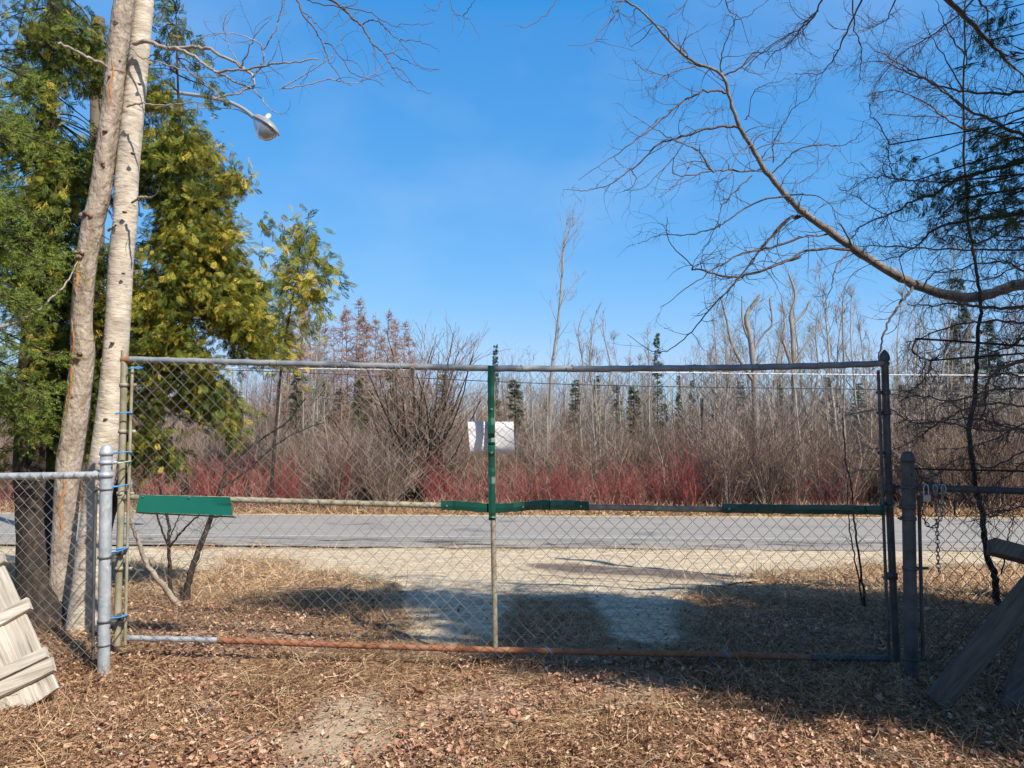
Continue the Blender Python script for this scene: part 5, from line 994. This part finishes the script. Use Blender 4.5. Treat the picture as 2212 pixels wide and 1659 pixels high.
# ------------------------------------------------------------------ street lamp and cables
lampb = at(205, 1150, 12.0); lz = float(height(lampb[0], 12.0))
lamp = thing('street_lamp', 'grey cobra-head street lamp on a curved arm reaching out of the cedars', 'street lamp', (lampb[0], 12.0, lz))
top = at(212, 40, 12.0)
mb = MB(); mb.tubes(np.array([[lampb[0], 12, lz-.1], [top[0], 12, top[2]]]), np.array([.14, .10]), 14, cap=True); mb.build('pole', M['pole'], lamp)
arm = tracep([(212,215),(300,204),(365,200),(440,208),(490,219),(520,232),(540,246),(553,258)], 12.0, 11.6, 6); mb = MB(); mb.tubes(arm, np.full(len(arm), .030), 10); mb.build('arm', M['armpipe'], lamp)
br = tracep([(212,262),(300,250),(420,235),(500,235),(530,245),(548,258)], 12.0, 11.6, 5); mb = MB(); mb.tubes(br, np.full(len(br), .008), 6); mb.build('supply_cable', M['armpipe'], lamp)
mb = MB(); c = at(489, 221, 11.75); mb.lathe(c, [(.02, -.05), (.045, -.05), (.045, .03), (.02, .03)], 10); mb.build('arm_clamp', M['dullshadepipe'], lamp)
# head in a local frame: x along the arm end, z up
h0 = at(550, 254, 11.62); h1 = at(600, 287, 11.5); ax = norm(h1-h0); Lh = np.linalg.norm(h1-h0); az = norm(np.array([0, 0, 1.0]) - ax*ax[2]); az = norm(az + np.array([0, .22, 0])); az = norm(az - ax*np.dot(az, ax)); ay = np.cross(az, ax)
def head(nm, prof_w, prof_z, m, sgn, parent=lamp, n=18, s=12):
    mb = MB(); V = []
    for i in range(n+1):
        u = i/n; wdt = np.interp(u, *prof_w); hz = np.interp(u, *prof_z)
        for j in range(s+1):
            t = math.pi*j/s; V.append(h0 + ax*u*Lh + ay*wdt*math.cos(t) + az*sgn*hz*math.sin(t))
    mb.add(V, Q=[[i*(s+1)+j, i*(s+1)+j+1, (i+1)*(s+1)+j+1, (i+1)*(s+1)+j] for i in range(n) for j in range(s)]); return mb.build(nm, m, parent)
pw = ([0, .1, .3, .55, .8, .93, 1], [.05, .075, .11, .15, .15, .10, .0])
hd = head('head_housing', pw, ([0, .1, .4, .7, .9, 1], [.05, .085, .105, .085, .05, 0]), M['housing'], 1)
head('glass_bowl', ([0, .1, .3, .55, .8, .93, 1], [.04, .07, .105, .143, .143, .095, 0]), ([0, .15, .35, .6, .8, .95, 1], [.03, .10, .18, .235, .21, .10, 0]), M['glass'], -1)
mb = MB(); rim = []
for u in np.linspace(0, 1, 24): rim.append(h0+ax*u*Lh+ay*(np.interp(u, *pw)+.006))
for u in np.linspace(1, 0, 24): rim.append(h0+ax*u*Lh-ay*(np.interp(u, *pw)+.006))
rim.append(rim[0]); mb.tubes(np.array(rim), np.full(len(rim), .010), 6); mb.build('rim', M['housing'], lamp)
mb = MB(); c = h0+ax*Lh*.36+az*.10; mb.tubes(np.array([c, c+az*.05, c+az*.075]), np.array([.036, .036, .02]), 12, cap=True); mb.build('photocell', M['cell'], lamp)
mb = MB(); c = h0+ax*Lh*.55-az*.09; mb.tubes(np.array([c, c+ax*.1]), np.array([.035, .03]), 10, cap=True); mb.build('bulb', M['cell'], lamp)
def wire(label, pts, d, r, m):
    P = cr([at(x, y, d + dd) for x, y, dd in pts], 14); mb = MB(); mb.tubes(P, np.full(len(P), r), 6); tag(mb.build('overhead_cable', m, loc=P[0]), label, 'cable')
wire('upper overhead cable, the brighter of two running along the road', [(-900,770,3),(0,790,1.2),(600,796,.5),(1200,802,0),(1800,809,0),(2212,811,-.3),(3000,815,-.8)], 20.2, .016, M['whitecable'])
wire('lower overhead cable, thin and dark, running along the road', [(-900,765,3),(0,788,1.2),(576,802,.5),(1224,830,0),(1800,840,0),(2212,846,-.3),(3000,856,-.8)], 19.8, .011, M['cable'])

# ------------------------------------------------------------------ the thicket and woods across the road
def shrub_proto(seed, h, nst, spread, m, nm, cat_lab, r0=.012, lv=(6, 4), up=.1, tr=(.2, .9)):
    global RNG
    keep = RNG; RNG = np.random.default_rng(seed); mb = MB(); p0 = RNG.normal(0, spread*.18, (nst, 3)); p0[:, 2] = -.05; d = RNG.normal(0, spread, (nst, 3)); d[:, 2] = 1.0
    L0 = RNG.uniform(.55, 1.0, nst)*h; a, b = grow(p0, d, L0, RNG.uniform(.6, 1.2, nst)*r0, np.full(nst, r0*.3), k=6, wander=.22, up=up); tn = RNG.uniform(*tr, nst); mb.tubes(a, b, 4, tn)
    p, dd, r, t = shoots(a, b, lv[0], (.35, .8), .2, .95); L1 = np.repeat(L0, lv[0])*RNG.uniform(.2, .5, len(p)); a1, b1 = grow(p, dd, L1, r*.65, np.full(len(p), r0*.22), k=4, wander=.25, up=up*1.5); tn1 = np.repeat(tn, lv[0]); mb.tubes(a1, b1, 3, tn1)
    if lv[1]:
        p, dd, r, t = shoots(a1, b1, lv[1], (.35, .8), .1, .95); a2, b2 = grow(p, dd, np.repeat(L1, lv[1])*RNG.uniform(.3, .6, len(p)), r*.7, np.full(len(p), r0*.18), k=3, wander=.25, up=up); mb.tubes(a2, b2, 3, np.repeat(tn1, lv[1]))
    RNG = keep; return mb
def place(meshobj, x, y, s, rz, z=None):
    o = meshobj.copy(); C.objects.link(o); o.location = (x, y, float(height(x, y)) if z is None else z); o.rotation_euler = (0, 0, rz); o.scale = (s, s, s*random.uniform(.85, 1.2)); return o
def wx(px, d): return (px-CX)/F*d
def protos(mbs, nm, m):
    out = []
    for q in mbs: o = q.build(nm, m); out.append(o)
    return out
def use(pool, used, x, y, s, rz):
    i = random.randrange(len(pool)); o = pool[i]
    if i not in used: used.add(i); o.location = (x, y, float(height(x, y))); o.rotation_euler = (0, 0, rz); o.scale = (s, s, s); return o
    return place(o, x, y, s, rz)
# red dogwood
dg = protos([shrub_proto(100+i, 1.05+.08*i, 15, .34, None, '', '', .009, (4, 3), .08, (.0, 1)) for i in range(6)], 'dogwood_shrub', M['dogwood']); used = set()
reds = [(x, .95) for x in list(range(300, 470, 26)) + [455, 480]] + [(x, 1.15) for x in (495, 515, 540, 570, 590, 615)] + [(x, .8) for x in (650, 690, 740, 790)] + [(x, .95) for x in range(930, 1060, 18)] + [(x, 1.0) for x in range(1070, 1540, 17)] + [(x, .75) for x in range(1560, 1900, 46)] + [(x, .8) for x in (1960, 2030, 2110, 2190)] + [(x, .8) for x in (30, 130, 210)]
for px, s in reds:
    if math.sin(px*.052+1.3) < -.78: continue
    d = RNG.uniform(19.2, 20.4); s *= .95 + .3*abs(math.sin(px*.031)); o = use(dg, used, wx(px, d), d, s*RNG.uniform(.85, 1.15), RNG.uniform(0, 6.28))
    if px < 480: lab = 'low red-stemmed dogwood in the patch just above the green plate'
    elif px < 640: lab = 'taller red-stemmed dogwood in the clump right of the leaning stem'
    elif px < 900: lab = 'dull red dogwood at the road edge under the spreading willow'
    elif px < 1065: lab = 'red-stemmed dogwood at the road edge left of the upright green strip'
    elif px < 1545: lab = 'red-stemmed dogwood in the long patch right of the upright green strip'
    else: lab = 'sparse red dogwood at the road edge near the latch end of the gate'
    tag(o, lab, 'shrub', 'red dogwoods ' + lab.split(' dogwood ')[1])
# brown brush shrubs
bs = protos([shrub_proto(200+i, 2.5, 24, .32, None, '', '', .013, (6, 4), .08, (.1, .95)) for i in range(6)], 'brush_shrub', M['brush']); used = set()
for k in range(185):
    d = RNG.uniform(20.8, 27) if k < 150 else RNG.uniform(19.3, 20.3); px = RNG.uniform(-120, 2340) if k < 150 else (RNG.uniform(660, 880) if k % 3 == 0 else RNG.uniform(1560, 2300)); s = RNG.uniform(.7, 1.1)*(1.15 if px > 1500 else .95); o = use(bs, used, wx(px, d), d, s, RNG.uniform(0, 6.28))
    side = 'left of the leafless willow' if px < 850 else ('between the willow and the tall dead tree' if px < 1190 else ('beyond the right half of the gate' if px < 1900 else 'beyond the low right-hand fence'))
    tag(o, 'grey-brown bare brush shrub in the thicket ' + side, 'shrub', 'brush shrubs ' + side)
# dense understorey that reads as one mass
n = 26000; x = RNG.uniform(-30, 30, n); y = 21 + RNG.uniform(0, 1, n)**1.4*22; p0 = np.stack([x, y, height(x, y)-.05], -1); d = RNG.normal(0, .3, (n, 3)); d[:, 2] = 1
Hh = RNG.uniform(.9, 2.3, n)*(1+.02*(y-21)); a, b = grow(p0, d, Hh, RNG.uniform(.008, .018, n), np.full(n, .004), k=3, wander=.35, up=.02); mb = MB(); tn = RNG.uniform(0, .85, n); mb.tubes(a, b, 3, tn)
p, dd, r, t = shoots(a, b, 3, (.3, .9), .2, .95); a1, b1 = grow(p, dd, np.repeat(Hh, 3)*RNG.uniform(.2, .45, len(p)), r*.6, np.full(len(p), .003), k=2, wander=.3, up=.03); mb.tubes(a1, b1, 3, np.repeat(tn, 3))
tag(mb.build('underbrush', M['brush']), kind='stuff')
# pale saplings and bare trees
def sapling_proto(seed, h, r0, nb, asc, lv2=4, tr=(.3, 1), blen=.32, crook=.08, lv3=2):
    global RNG
    keep = RNG; RNG = np.random.default_rng(seed); st_ = MB(); tw = MB(); a, b = grow(np.array([[0, 0, -.1]]), np.array([[RNG.normal(0, .05), 0, 1.]]), np.array([h]), [r0], [r0*.12], k=12, wander=crook, up=.1); st_.tubes(a, b, 7, .8)
    p, d, r, t = shoots(a, b, nb, (asc[0], asc[1]), .22, .97); L1 = h*blen*(1.05-t)*RNG.uniform(.5, 1.2, len(p)) + .2; a1, b1 = grow(p, d, L1, r*.5, np.full(len(p), .005), k=6, wander=.2, up=.08); tn = RNG.uniform(*tr, len(p)); tw.tubes(a1, b1, 4, tn)
    p, d, r, t = shoots(a1, b1, lv2, (.4, .9), .15, .95); a2, b2 = grow(p, d, np.repeat(L1, lv2)*RNG.uniform(.25, .55, len(p)), r*.75, np.full(len(p), .0045), k=4, wander=.25, up=.06); tw.tubes(a2, b2, 3, np.repeat(tn, lv2))
    if lv3:
        p, d, r, t = shoots(a2, b2, lv3, (.4, .9), .1, .95); a3, b3 = grow(p, d, RNG.uniform(.1, .35, len(p)), r*.8, np.full(len(p), .004), k=2, wander=.25); tw.tubes(a3, b3, 3, .5)
    RNG = keep; return st_, tw
def tree_proto(nm, st_, tw, m1, m2, tn='crown', label='', cat='tree'):
    t = thing(nm, label, cat); st_.build('trunk', m1, t); tw.build(tn, m2, t); return t
def put(pool, used, x, y, s, rz, tilt=.04):
    i = random.randrange(len(pool)); o = pool[i]
    if i in used: o = copy_tree(o)
    used.add(i); o.location = (x, y, float(height(x, y))); o.rotation_euler = (random.gauss(0, tilt), random.gauss(0, tilt), rz); o.scale = (s, s, s); return o
sp_ = [tree_proto('bare_sapling', *sapling_proto(300+i, 5.0, .035, 16, (.35, .8)), M['sap'], M['sap']) for i in range(6)]; used = set()
for k in range(95):
    px = RNG.uniform(-60, 2300) if k < 60 else RNG.uniform(1150, 2300); d = RNG.uniform(21, 31); s = RNG.uniform(.55, 1.0)*(1.15 if px > 1500 else (1.0 if px > 1150 else .8))
    o = put(sp_, used, wx(px, d), d, s, RNG.uniform(0, 6.28))
    side = 'left of the upright green strip' if px < 1060 else ('in the right half of the gate view' if px < 1900 else 'above the low right-hand fence')
    tag(o, 'thin bare sapling among the brush ' + side, 'tree', 'bare saplings ' + side)
bt = [tree_proto('bare_tree', *sapling_proto(340+i, 8.5, .07, 26, (.3, .75), 5, (.2, .9), .3, .10, 2), M['sap'], M['sap']) for i in range(5)]; used = set()
for k in range(80):
    px = [RNG.uniform(1240, 1420), RNG.uniform(1540, 2260), RNG.uniform(560, 700), RNG.uniform(1500, 2260), RNG.uniform(-50, 2260)][k % 5]; d = RNG.uniform(30, 46); s = RNG.uniform(.6, .95)*(1.28 if px > 1500 else .85)
    o = put(bt, used, wx(px, d), d, s, RNG.uniform(0, 6.28)); side = 'behind the left half of the gate' if px < 1060 else ('between the dead tree and the snags' if px < 1540 else 'behind the latch end of the gate')
    tag(o, 'tall greyish bare tree in the wood ' + side, 'tree', 'bare trees ' + side)
# larches
def larch_proto(seed, h):
    global RNG
    keep = RNG; RNG = np.random.default_rng(seed); st_ = MB(); tw = MB(); a, b = grow(np.array([[0, 0, -.1]]), np.array([[0, 0, 1.]]), np.array([h]), [.09], [.008], k=10, wander=.03, up=.1); st_.tubes(a, b, 7)
    n = 130; p, d, r, t = shoots(a, b, n, (1.2, 1.6), .15, .99); L1 = (h*.19*(1.03-t))*RNG.uniform(.6, 1.2, n)+.12; a1, b1 = grow(p, d, L1, np.full(n, .022), np.full(n, .009), k=5, wander=.15, up=.05); tw.tubes(a1, b1, 3, RNG.uniform(.2, .9, n))
    p, d, r, t = shoots(a1, b1, 9, (.6, 1.2), .1, 1.0); a2, b2 = grow(p, d, RNG.uniform(.12, .4, len(p)), np.full(len(p), .011), np.full(len(p), .007), k=2, wander=.3, up=.03); tw.tubes(a2, b2, 3, RNG.uniform(.2, .9, len(p)))
    RNG = keep; return st_, tw
la = [tree_proto('larch_tree', *larch_proto(400+i, 11), M['larch'], M['larch']) for i in range(3)]; used = set()
for px, py, d in ((752,650,42),(795,690,44),(850,682,43),(640,655,40),(672,668,43),(700,690,45),(825,715,46),(880,712,46),(722,700,48),(772,672,46),(615,640,36),(868,690,47),(655,640,38),(688,655,41),(738,672,40),(762,640,45),(783,665,41),(812,672,43),(838,668,40),(858,700,45),(893,735,44),(625,670,42)):
    x = wx(px, d); hz = at(px, py, d)[2]-float(height(x, d)); o = put(la, used, x, d, hz/11, RNG.uniform(0, 6.28), .01); tag(o, 'leafless russet larch in the stand left of the leafless willow', 'tree', 'larches behind the thicket')
def spruce_proto(seed, h, wd):
    global RNG
    keep = RNG; RNG = np.random.default_rng(seed); st_ = MB(); nd = MB(); a, b = grow(np.array([[0, 0, -.1]]), np.array([[0, 0, 1.]]), np.array([h]), [.10], [.01], k=8, wander=.02, up=.1); st_.tubes(a, b, 6)
    n = 170; p, d, r, t = shoots(a, b, n, (1.4, 1.9), .1, 1.0); L1 = wd*(1.04-t)*RNG.uniform(.55, 1.15, n)+.06; a1, b1 = grow(p, d, L1, np.full(n, .012), np.full(n, .005), k=4, wander=.12, up=.04)
    st_.tubes(a1, b1, 3); p, d, r, t = shoots(a1, b1, 13, (.4, 1.1), .05, 1.0); m_ = len(p); M3 = frames(d*np.array([1, 1, .5]), RNG.normal(size=(m_, 3)))*RNG.uniform(.14, .32, m_)[:, None, None]; M3[:, :, 1] *= .6
    nd.copies(SPR[0][0], SPR[0][1], M3, p, np.clip(RNG.normal(.45, .22, m_), 0, 1)); RNG = keep; return st_, nd
fs = [tree_proto('far_spruce_tree', *spruce_proto(500+i, 8, 1.1), M['cedarbark'], M['farspruce']) for i in range(2)]; used = set()
extra = [(px_, RNG.uniform(800, 868), RNG.uniform(30, 42), RNG.uniform(.9, 1.5), None) for px_ in (600, 735, 800, 910, 960, 1120, 1180, 1290, 1370, 1550, 1600, 1680, 1790, 1850, 2000, 2190)]
for px, py, d, s2, lab in tuple(extra) + ((1070,745,40,.55,'slim dark spruce tip rising just above the gate at the upright green strip'), (1420,718,38,.6,'dark spire of a spruce above the rail right of the tall dead tree'), (1436,870,31,1.0,'short yellow-green spruce among the brush below the dark spire'), (1466,810,42,.6,'small dark spruce right of the spire'), (1495,820,46,.7,'faint low spruce left of the black stump'), (2085,600,34,.9,'tall spruce behind the thin upright sapling'), (2135,690,36,1.2,'broad spruce above the low right-hand fence'), (2050,760,38,1.0,'mid-height spruce left of the broad one'), (640,800,33,1.1,'dark spruce behind the gate near the sparse cedar'), (845,800,33,1.2,'dull green spruce behind the spreading willow'), (770,815,36,1.3,'dull green spruce below the larches'), (700,820,37,1.2,'low green spruce behind the larch trunks'), (1985,800,40,.9,'dim spruce just right of the latch stile'), (1240,820,44,1.2,'hazy low spruce right of the tall dead tree'), (1330,830,45,1.2,'hazy low spruce halfway to the spire'), (1960,830,30,1.3,'yellow-tinged evergreen behind the shaded post')):
    x = wx(px, d); hz = at(px, py, d)[2]-float(height(x, d)); o = put(fs, used, x, d, 1, RNG.uniform(0, 6.28), .01); o.scale = (hz/8*s2, hz/8*s2, hz/8)
    if lab: tag(o, lab, 'tree')
    else: tag(o, 'low dark conifer half hidden in the grey wood across the road', 'tree', 'low conifers in the wood')
# unseen conifers added behind the viewer to cut sky fill, gapped for sun
for k, (az_, dd_, hh_) in enumerate(((-80, 7.5, 9), (-58, 8, 10), (-38, 8.5, 9.5), (-18, 8, 10), (2, 8.5, 9.5), (18, 9, 8.5), (72, 8, 9), (92, 8.5, 10))):
    a_ = math.radians(az_); x = dd_*math.sin(a_); y = -dd_*math.cos(a_); o = put(fs, used, x, y, 1, k*1.3, .01); o.scale = (hh_/8*1.9, hh_/8*1.9, hh_/8); tag(o, 'unseen conifer added behind the viewer to block sky light', 'tree', 'sky-blocking conifers added behind the viewer')
# distant wood as one mass
n = 2600; x = RNG.uniform(-52, 52, n); y = RNG.uniform(44, 75, n); p0 = np.stack([x, y, height(x, y)-.1], -1); d = RNG.normal(0, .06, (n, 3)); d[:, 2] = 1; Hh = RNG.uniform(3.2, 6.2, n)*(1+.12*np.sin(x*.21)+.1*np.sin(x*.53+1)); a, b = grow(p0, d, Hh, RNG.uniform(.03, .06, n), np.full(n, .01), k=5, wander=.08, up=.05); mb = MB(); tn = RNG.uniform(.2, 1, n); mb.tubes(a, b, 3, tn)
p, dd, r, t = shoots(a, b, 12, (.35, .9), .1, .97); a1, b1 = grow(p, dd, RNG.uniform(.5, 1.6, len(p)), r*.4, np.full(len(p), .006), k=3, wander=.2, up=.06); mb.tubes(a1, b1, 3, np.repeat(tn, 12))
p, dd, r, t = shoots(a1, b1, 2, (.35, .9), .1, .97); a1, b1 = grow(p, dd, RNG.uniform(.3, .8, len(p)), r*.6, np.full(len(p), .005), k=2, wander=.2, up=.06); mb.tubes(a1, b1, 3, .5)
tag(mb.build('distant_wood', M['brush']), kind='stuff')
# willow bush
wl = thing('willow_bush', 'large spreading leafless willow with many fanned dark stems', 'shrub', (wx(905, 21.2), 21.2, float(height(wx(905, 21.2), 21.2))))
keepR = RNG; RNG = np.random.default_rng(77); n = 46; p0 = np.array(wl.location) + RNG.normal(0, .25, (n, 3))*[1, 1, 0] + [0, 0, -.05]; d = RNG.normal(0, .38, (n, 3)); d[:, 2] = 1; L0 = RNG.uniform(3.0, 5.2, n); a, b = grow(p0, d, L0, RNG.uniform(.025, .06, n), np.full(n, .010), k=9, wander=.16, up=.03)
mb = MB(); mb.tubes(a, b, 5, .15); mb.build('stems', M['cedarbark'], wl)
p, dd, r, t = shoots(a, b, 12, (.3, .8), .15, .97); L1 = np.repeat(L0, 12)*RNG.uniform(.15, .35, len(p)); a1, b1 = grow(p, dd, L1, r*.5, np.full(len(p), .005), k=5, wander=.2, up=.06); mb = MB(); mb.tubes(a1, b1, 3, RNG.uniform(.3, .8, len(p)))
p, dd, r, t = shoots(a1, b1, 6, (.3, .8), .1, .97); a2, b2 = grow(p, dd, RNG.uniform(.2, .6, len(p)), r*.6, np.full(len(p), .004), k=3, wander=.2, up=.05); mb.tubes(a2, b2, 3, RNG.uniform(.2, .9, len(p))); mb.build('crown', M['brush'], wl); RNG = keepR
# traced landmark trees across the road
def landmark(nm, label, specs, d, m, tm, dens=3, ln=(.4, 1.2), r=.010, up=.08, base=None, rmin=.004, lv2=2, lv3=1, tw_tint=(.3, .9)):
    b = specs[0][0][0]; x = wx(b[0], d); t = thing(nm, label, 'tree', (x, d, float(height(x, d)))); sp = []
    for i, (pts, r0, r1) in enumerate(specs): sp.append((pts, d, d, r0, r1))
    s_ = branch_set(t, sp, m, 'trunk' if len(specs) == 1 else 'limb'); mb = MB(); twigs(s_, dens, ln, mb, r=r, lv2=lv2, lv3=lv3, up=up, curl=.12, rmin=rmin, ang=(.35, .9), k1=6, tint=tw_tint); mb.build('crown', tm, t)
landmark('dead_tree', 'tall thin dead tree standing well above everything right of the upright strip', [([(1180,1110),(1185,1000),(1188,900),(1192,800),(1205,700),(1214,600),(1218,540),(1228,500),(1258,460)], .075, .008), ([(1214,600),(1213,560),(1222,500),(1227,470)], .02, .008), ([(1206,700),(1196,680),(1190,660)], .012, .006), ([(1210,660),(1222,640),(1236,620),(1248,600)], .014, .006), ([(1212,620),(1228,650),(1232,632)], .01, .005), ([(1216,570),(1238,545),(1240,520),(1250,490)], .012, .005)], 26, M['snag'], M['snag'], dens=5, ln=(.4, 1.3), up=.22)
landmark('snag_tree', 'broken pale snag with stubby forked tops left of the taller dark one', [([(1640,1110),(1636,1000),(1632,900),(1628,800),(1620,730),(1612,690),(1618,670),(1640,640)], .13, .05), ([(1632,830),(1600,780),(1580,740),(1572,700),(1562,660),(1555,640)], .07, .02), ([(1622,740),(1605,700),(1603,640)], .05, .02), ([(1628,760),(1650,720),(1668,700),(1663,650),(1668,640)], .045, .02)], 25, M['snag'], M['snag'], dens=3.5, ln=(.4, 1.2))
landmark('snag_tree', 'taller dark forked snag whose bare arms spread above the rail', [([(1722,1110),(1718,1000),(1716,900),(1715,800),(1712,720),(1708,680),(1718,640),(1704,590)], .12, .03), ([(1712,800),(1700,760),(1690,730),(1695,700),(1688,640)], .06, .02), ([(1716,790),(1730,760),(1760,720),(1790,700)], .05, .02), ([(1712,700),(1740,670),(1748,650)], .05, .02), ([(1668,870),(1676,800),(1686,740)], .07, .03)], 26, M['snag'], M['snag'], dens=3.5, ln=(.4, 1.3))
landmark('charred_stump', 'short black broken stem standing among the pale saplings', [([(1520,1080),(1519,1000),(1518,920),(1516,860)], .085, .05), ([(1518,900),(1508,893),(1500,890)], .02, .01)], 24, M['knot'], M['twigdark'], dens=.6)
landmark('pale_birch_tree', 'slim white-stemmed birch in the view right of the charred stump', [([(1575,1090),(1573,1000),(1572,900),(1570,800),(1568,730)], .035, .012)], 22, M['sap'], M['sap'], dens=3)
landmark('pale_birch_tree', 'white-stemmed tree with a forked fan of branches left of the willow', [([(713,1080),(713,1020),(712,985),(705,940),(700,880),(708,820)], .035, .010), ([(712,985),(690,960),(672,925),(665,890)], .02, .006), ([(713,990),(735,950),(752,910),(756,870)], .02, .006)], 20.6, M['sap'], M['sap'], dens=5, ln=(.3, .8))
landmark('pale_birch_tree', 'pale crooked tree left of the latch stile with many bright twigs', [([(1838,1120),(1834,1040),(1828,980),(1822,900),(1824,800),(1820,700),(1822,640)], .05, .012)], 22, M['sap'], M['sap'], dens=4)
for px, lab in ((1258, 'thin pale stem just right of the tall dead tree'), (1284, 'thin pale stem carrying a twiggy head above the rail'), (1310, 'second twiggy-headed pale stem right of the dead tree'), (655, 'bare pale stem rising beside the sparse cedar'), (1760, 'straight pale stem right of the dark forked snag'), (1990, 'pale stem close behind the shaded post'), (2240, 'pale leaning stem at the far right edge')):
    landmark('pale_birch_tree', lab, [([(px, 1100), (px+RNG.uniform(-6, 6), 1000), (px+RNG.uniform(-8, 8), 900), (px+RNG.uniform(-10, 10), 800), (px+RNG.uniform(-10, 10), 720), (px+RNG.uniform(-10, 10), 670)], .05, .010)], RNG.uniform(24, 29), M['sap'], M['sap'], dens=3.4)
woodgrain(M['oldwood'], (6, 6, 6))
print('objects', len(bpy.data.objects))
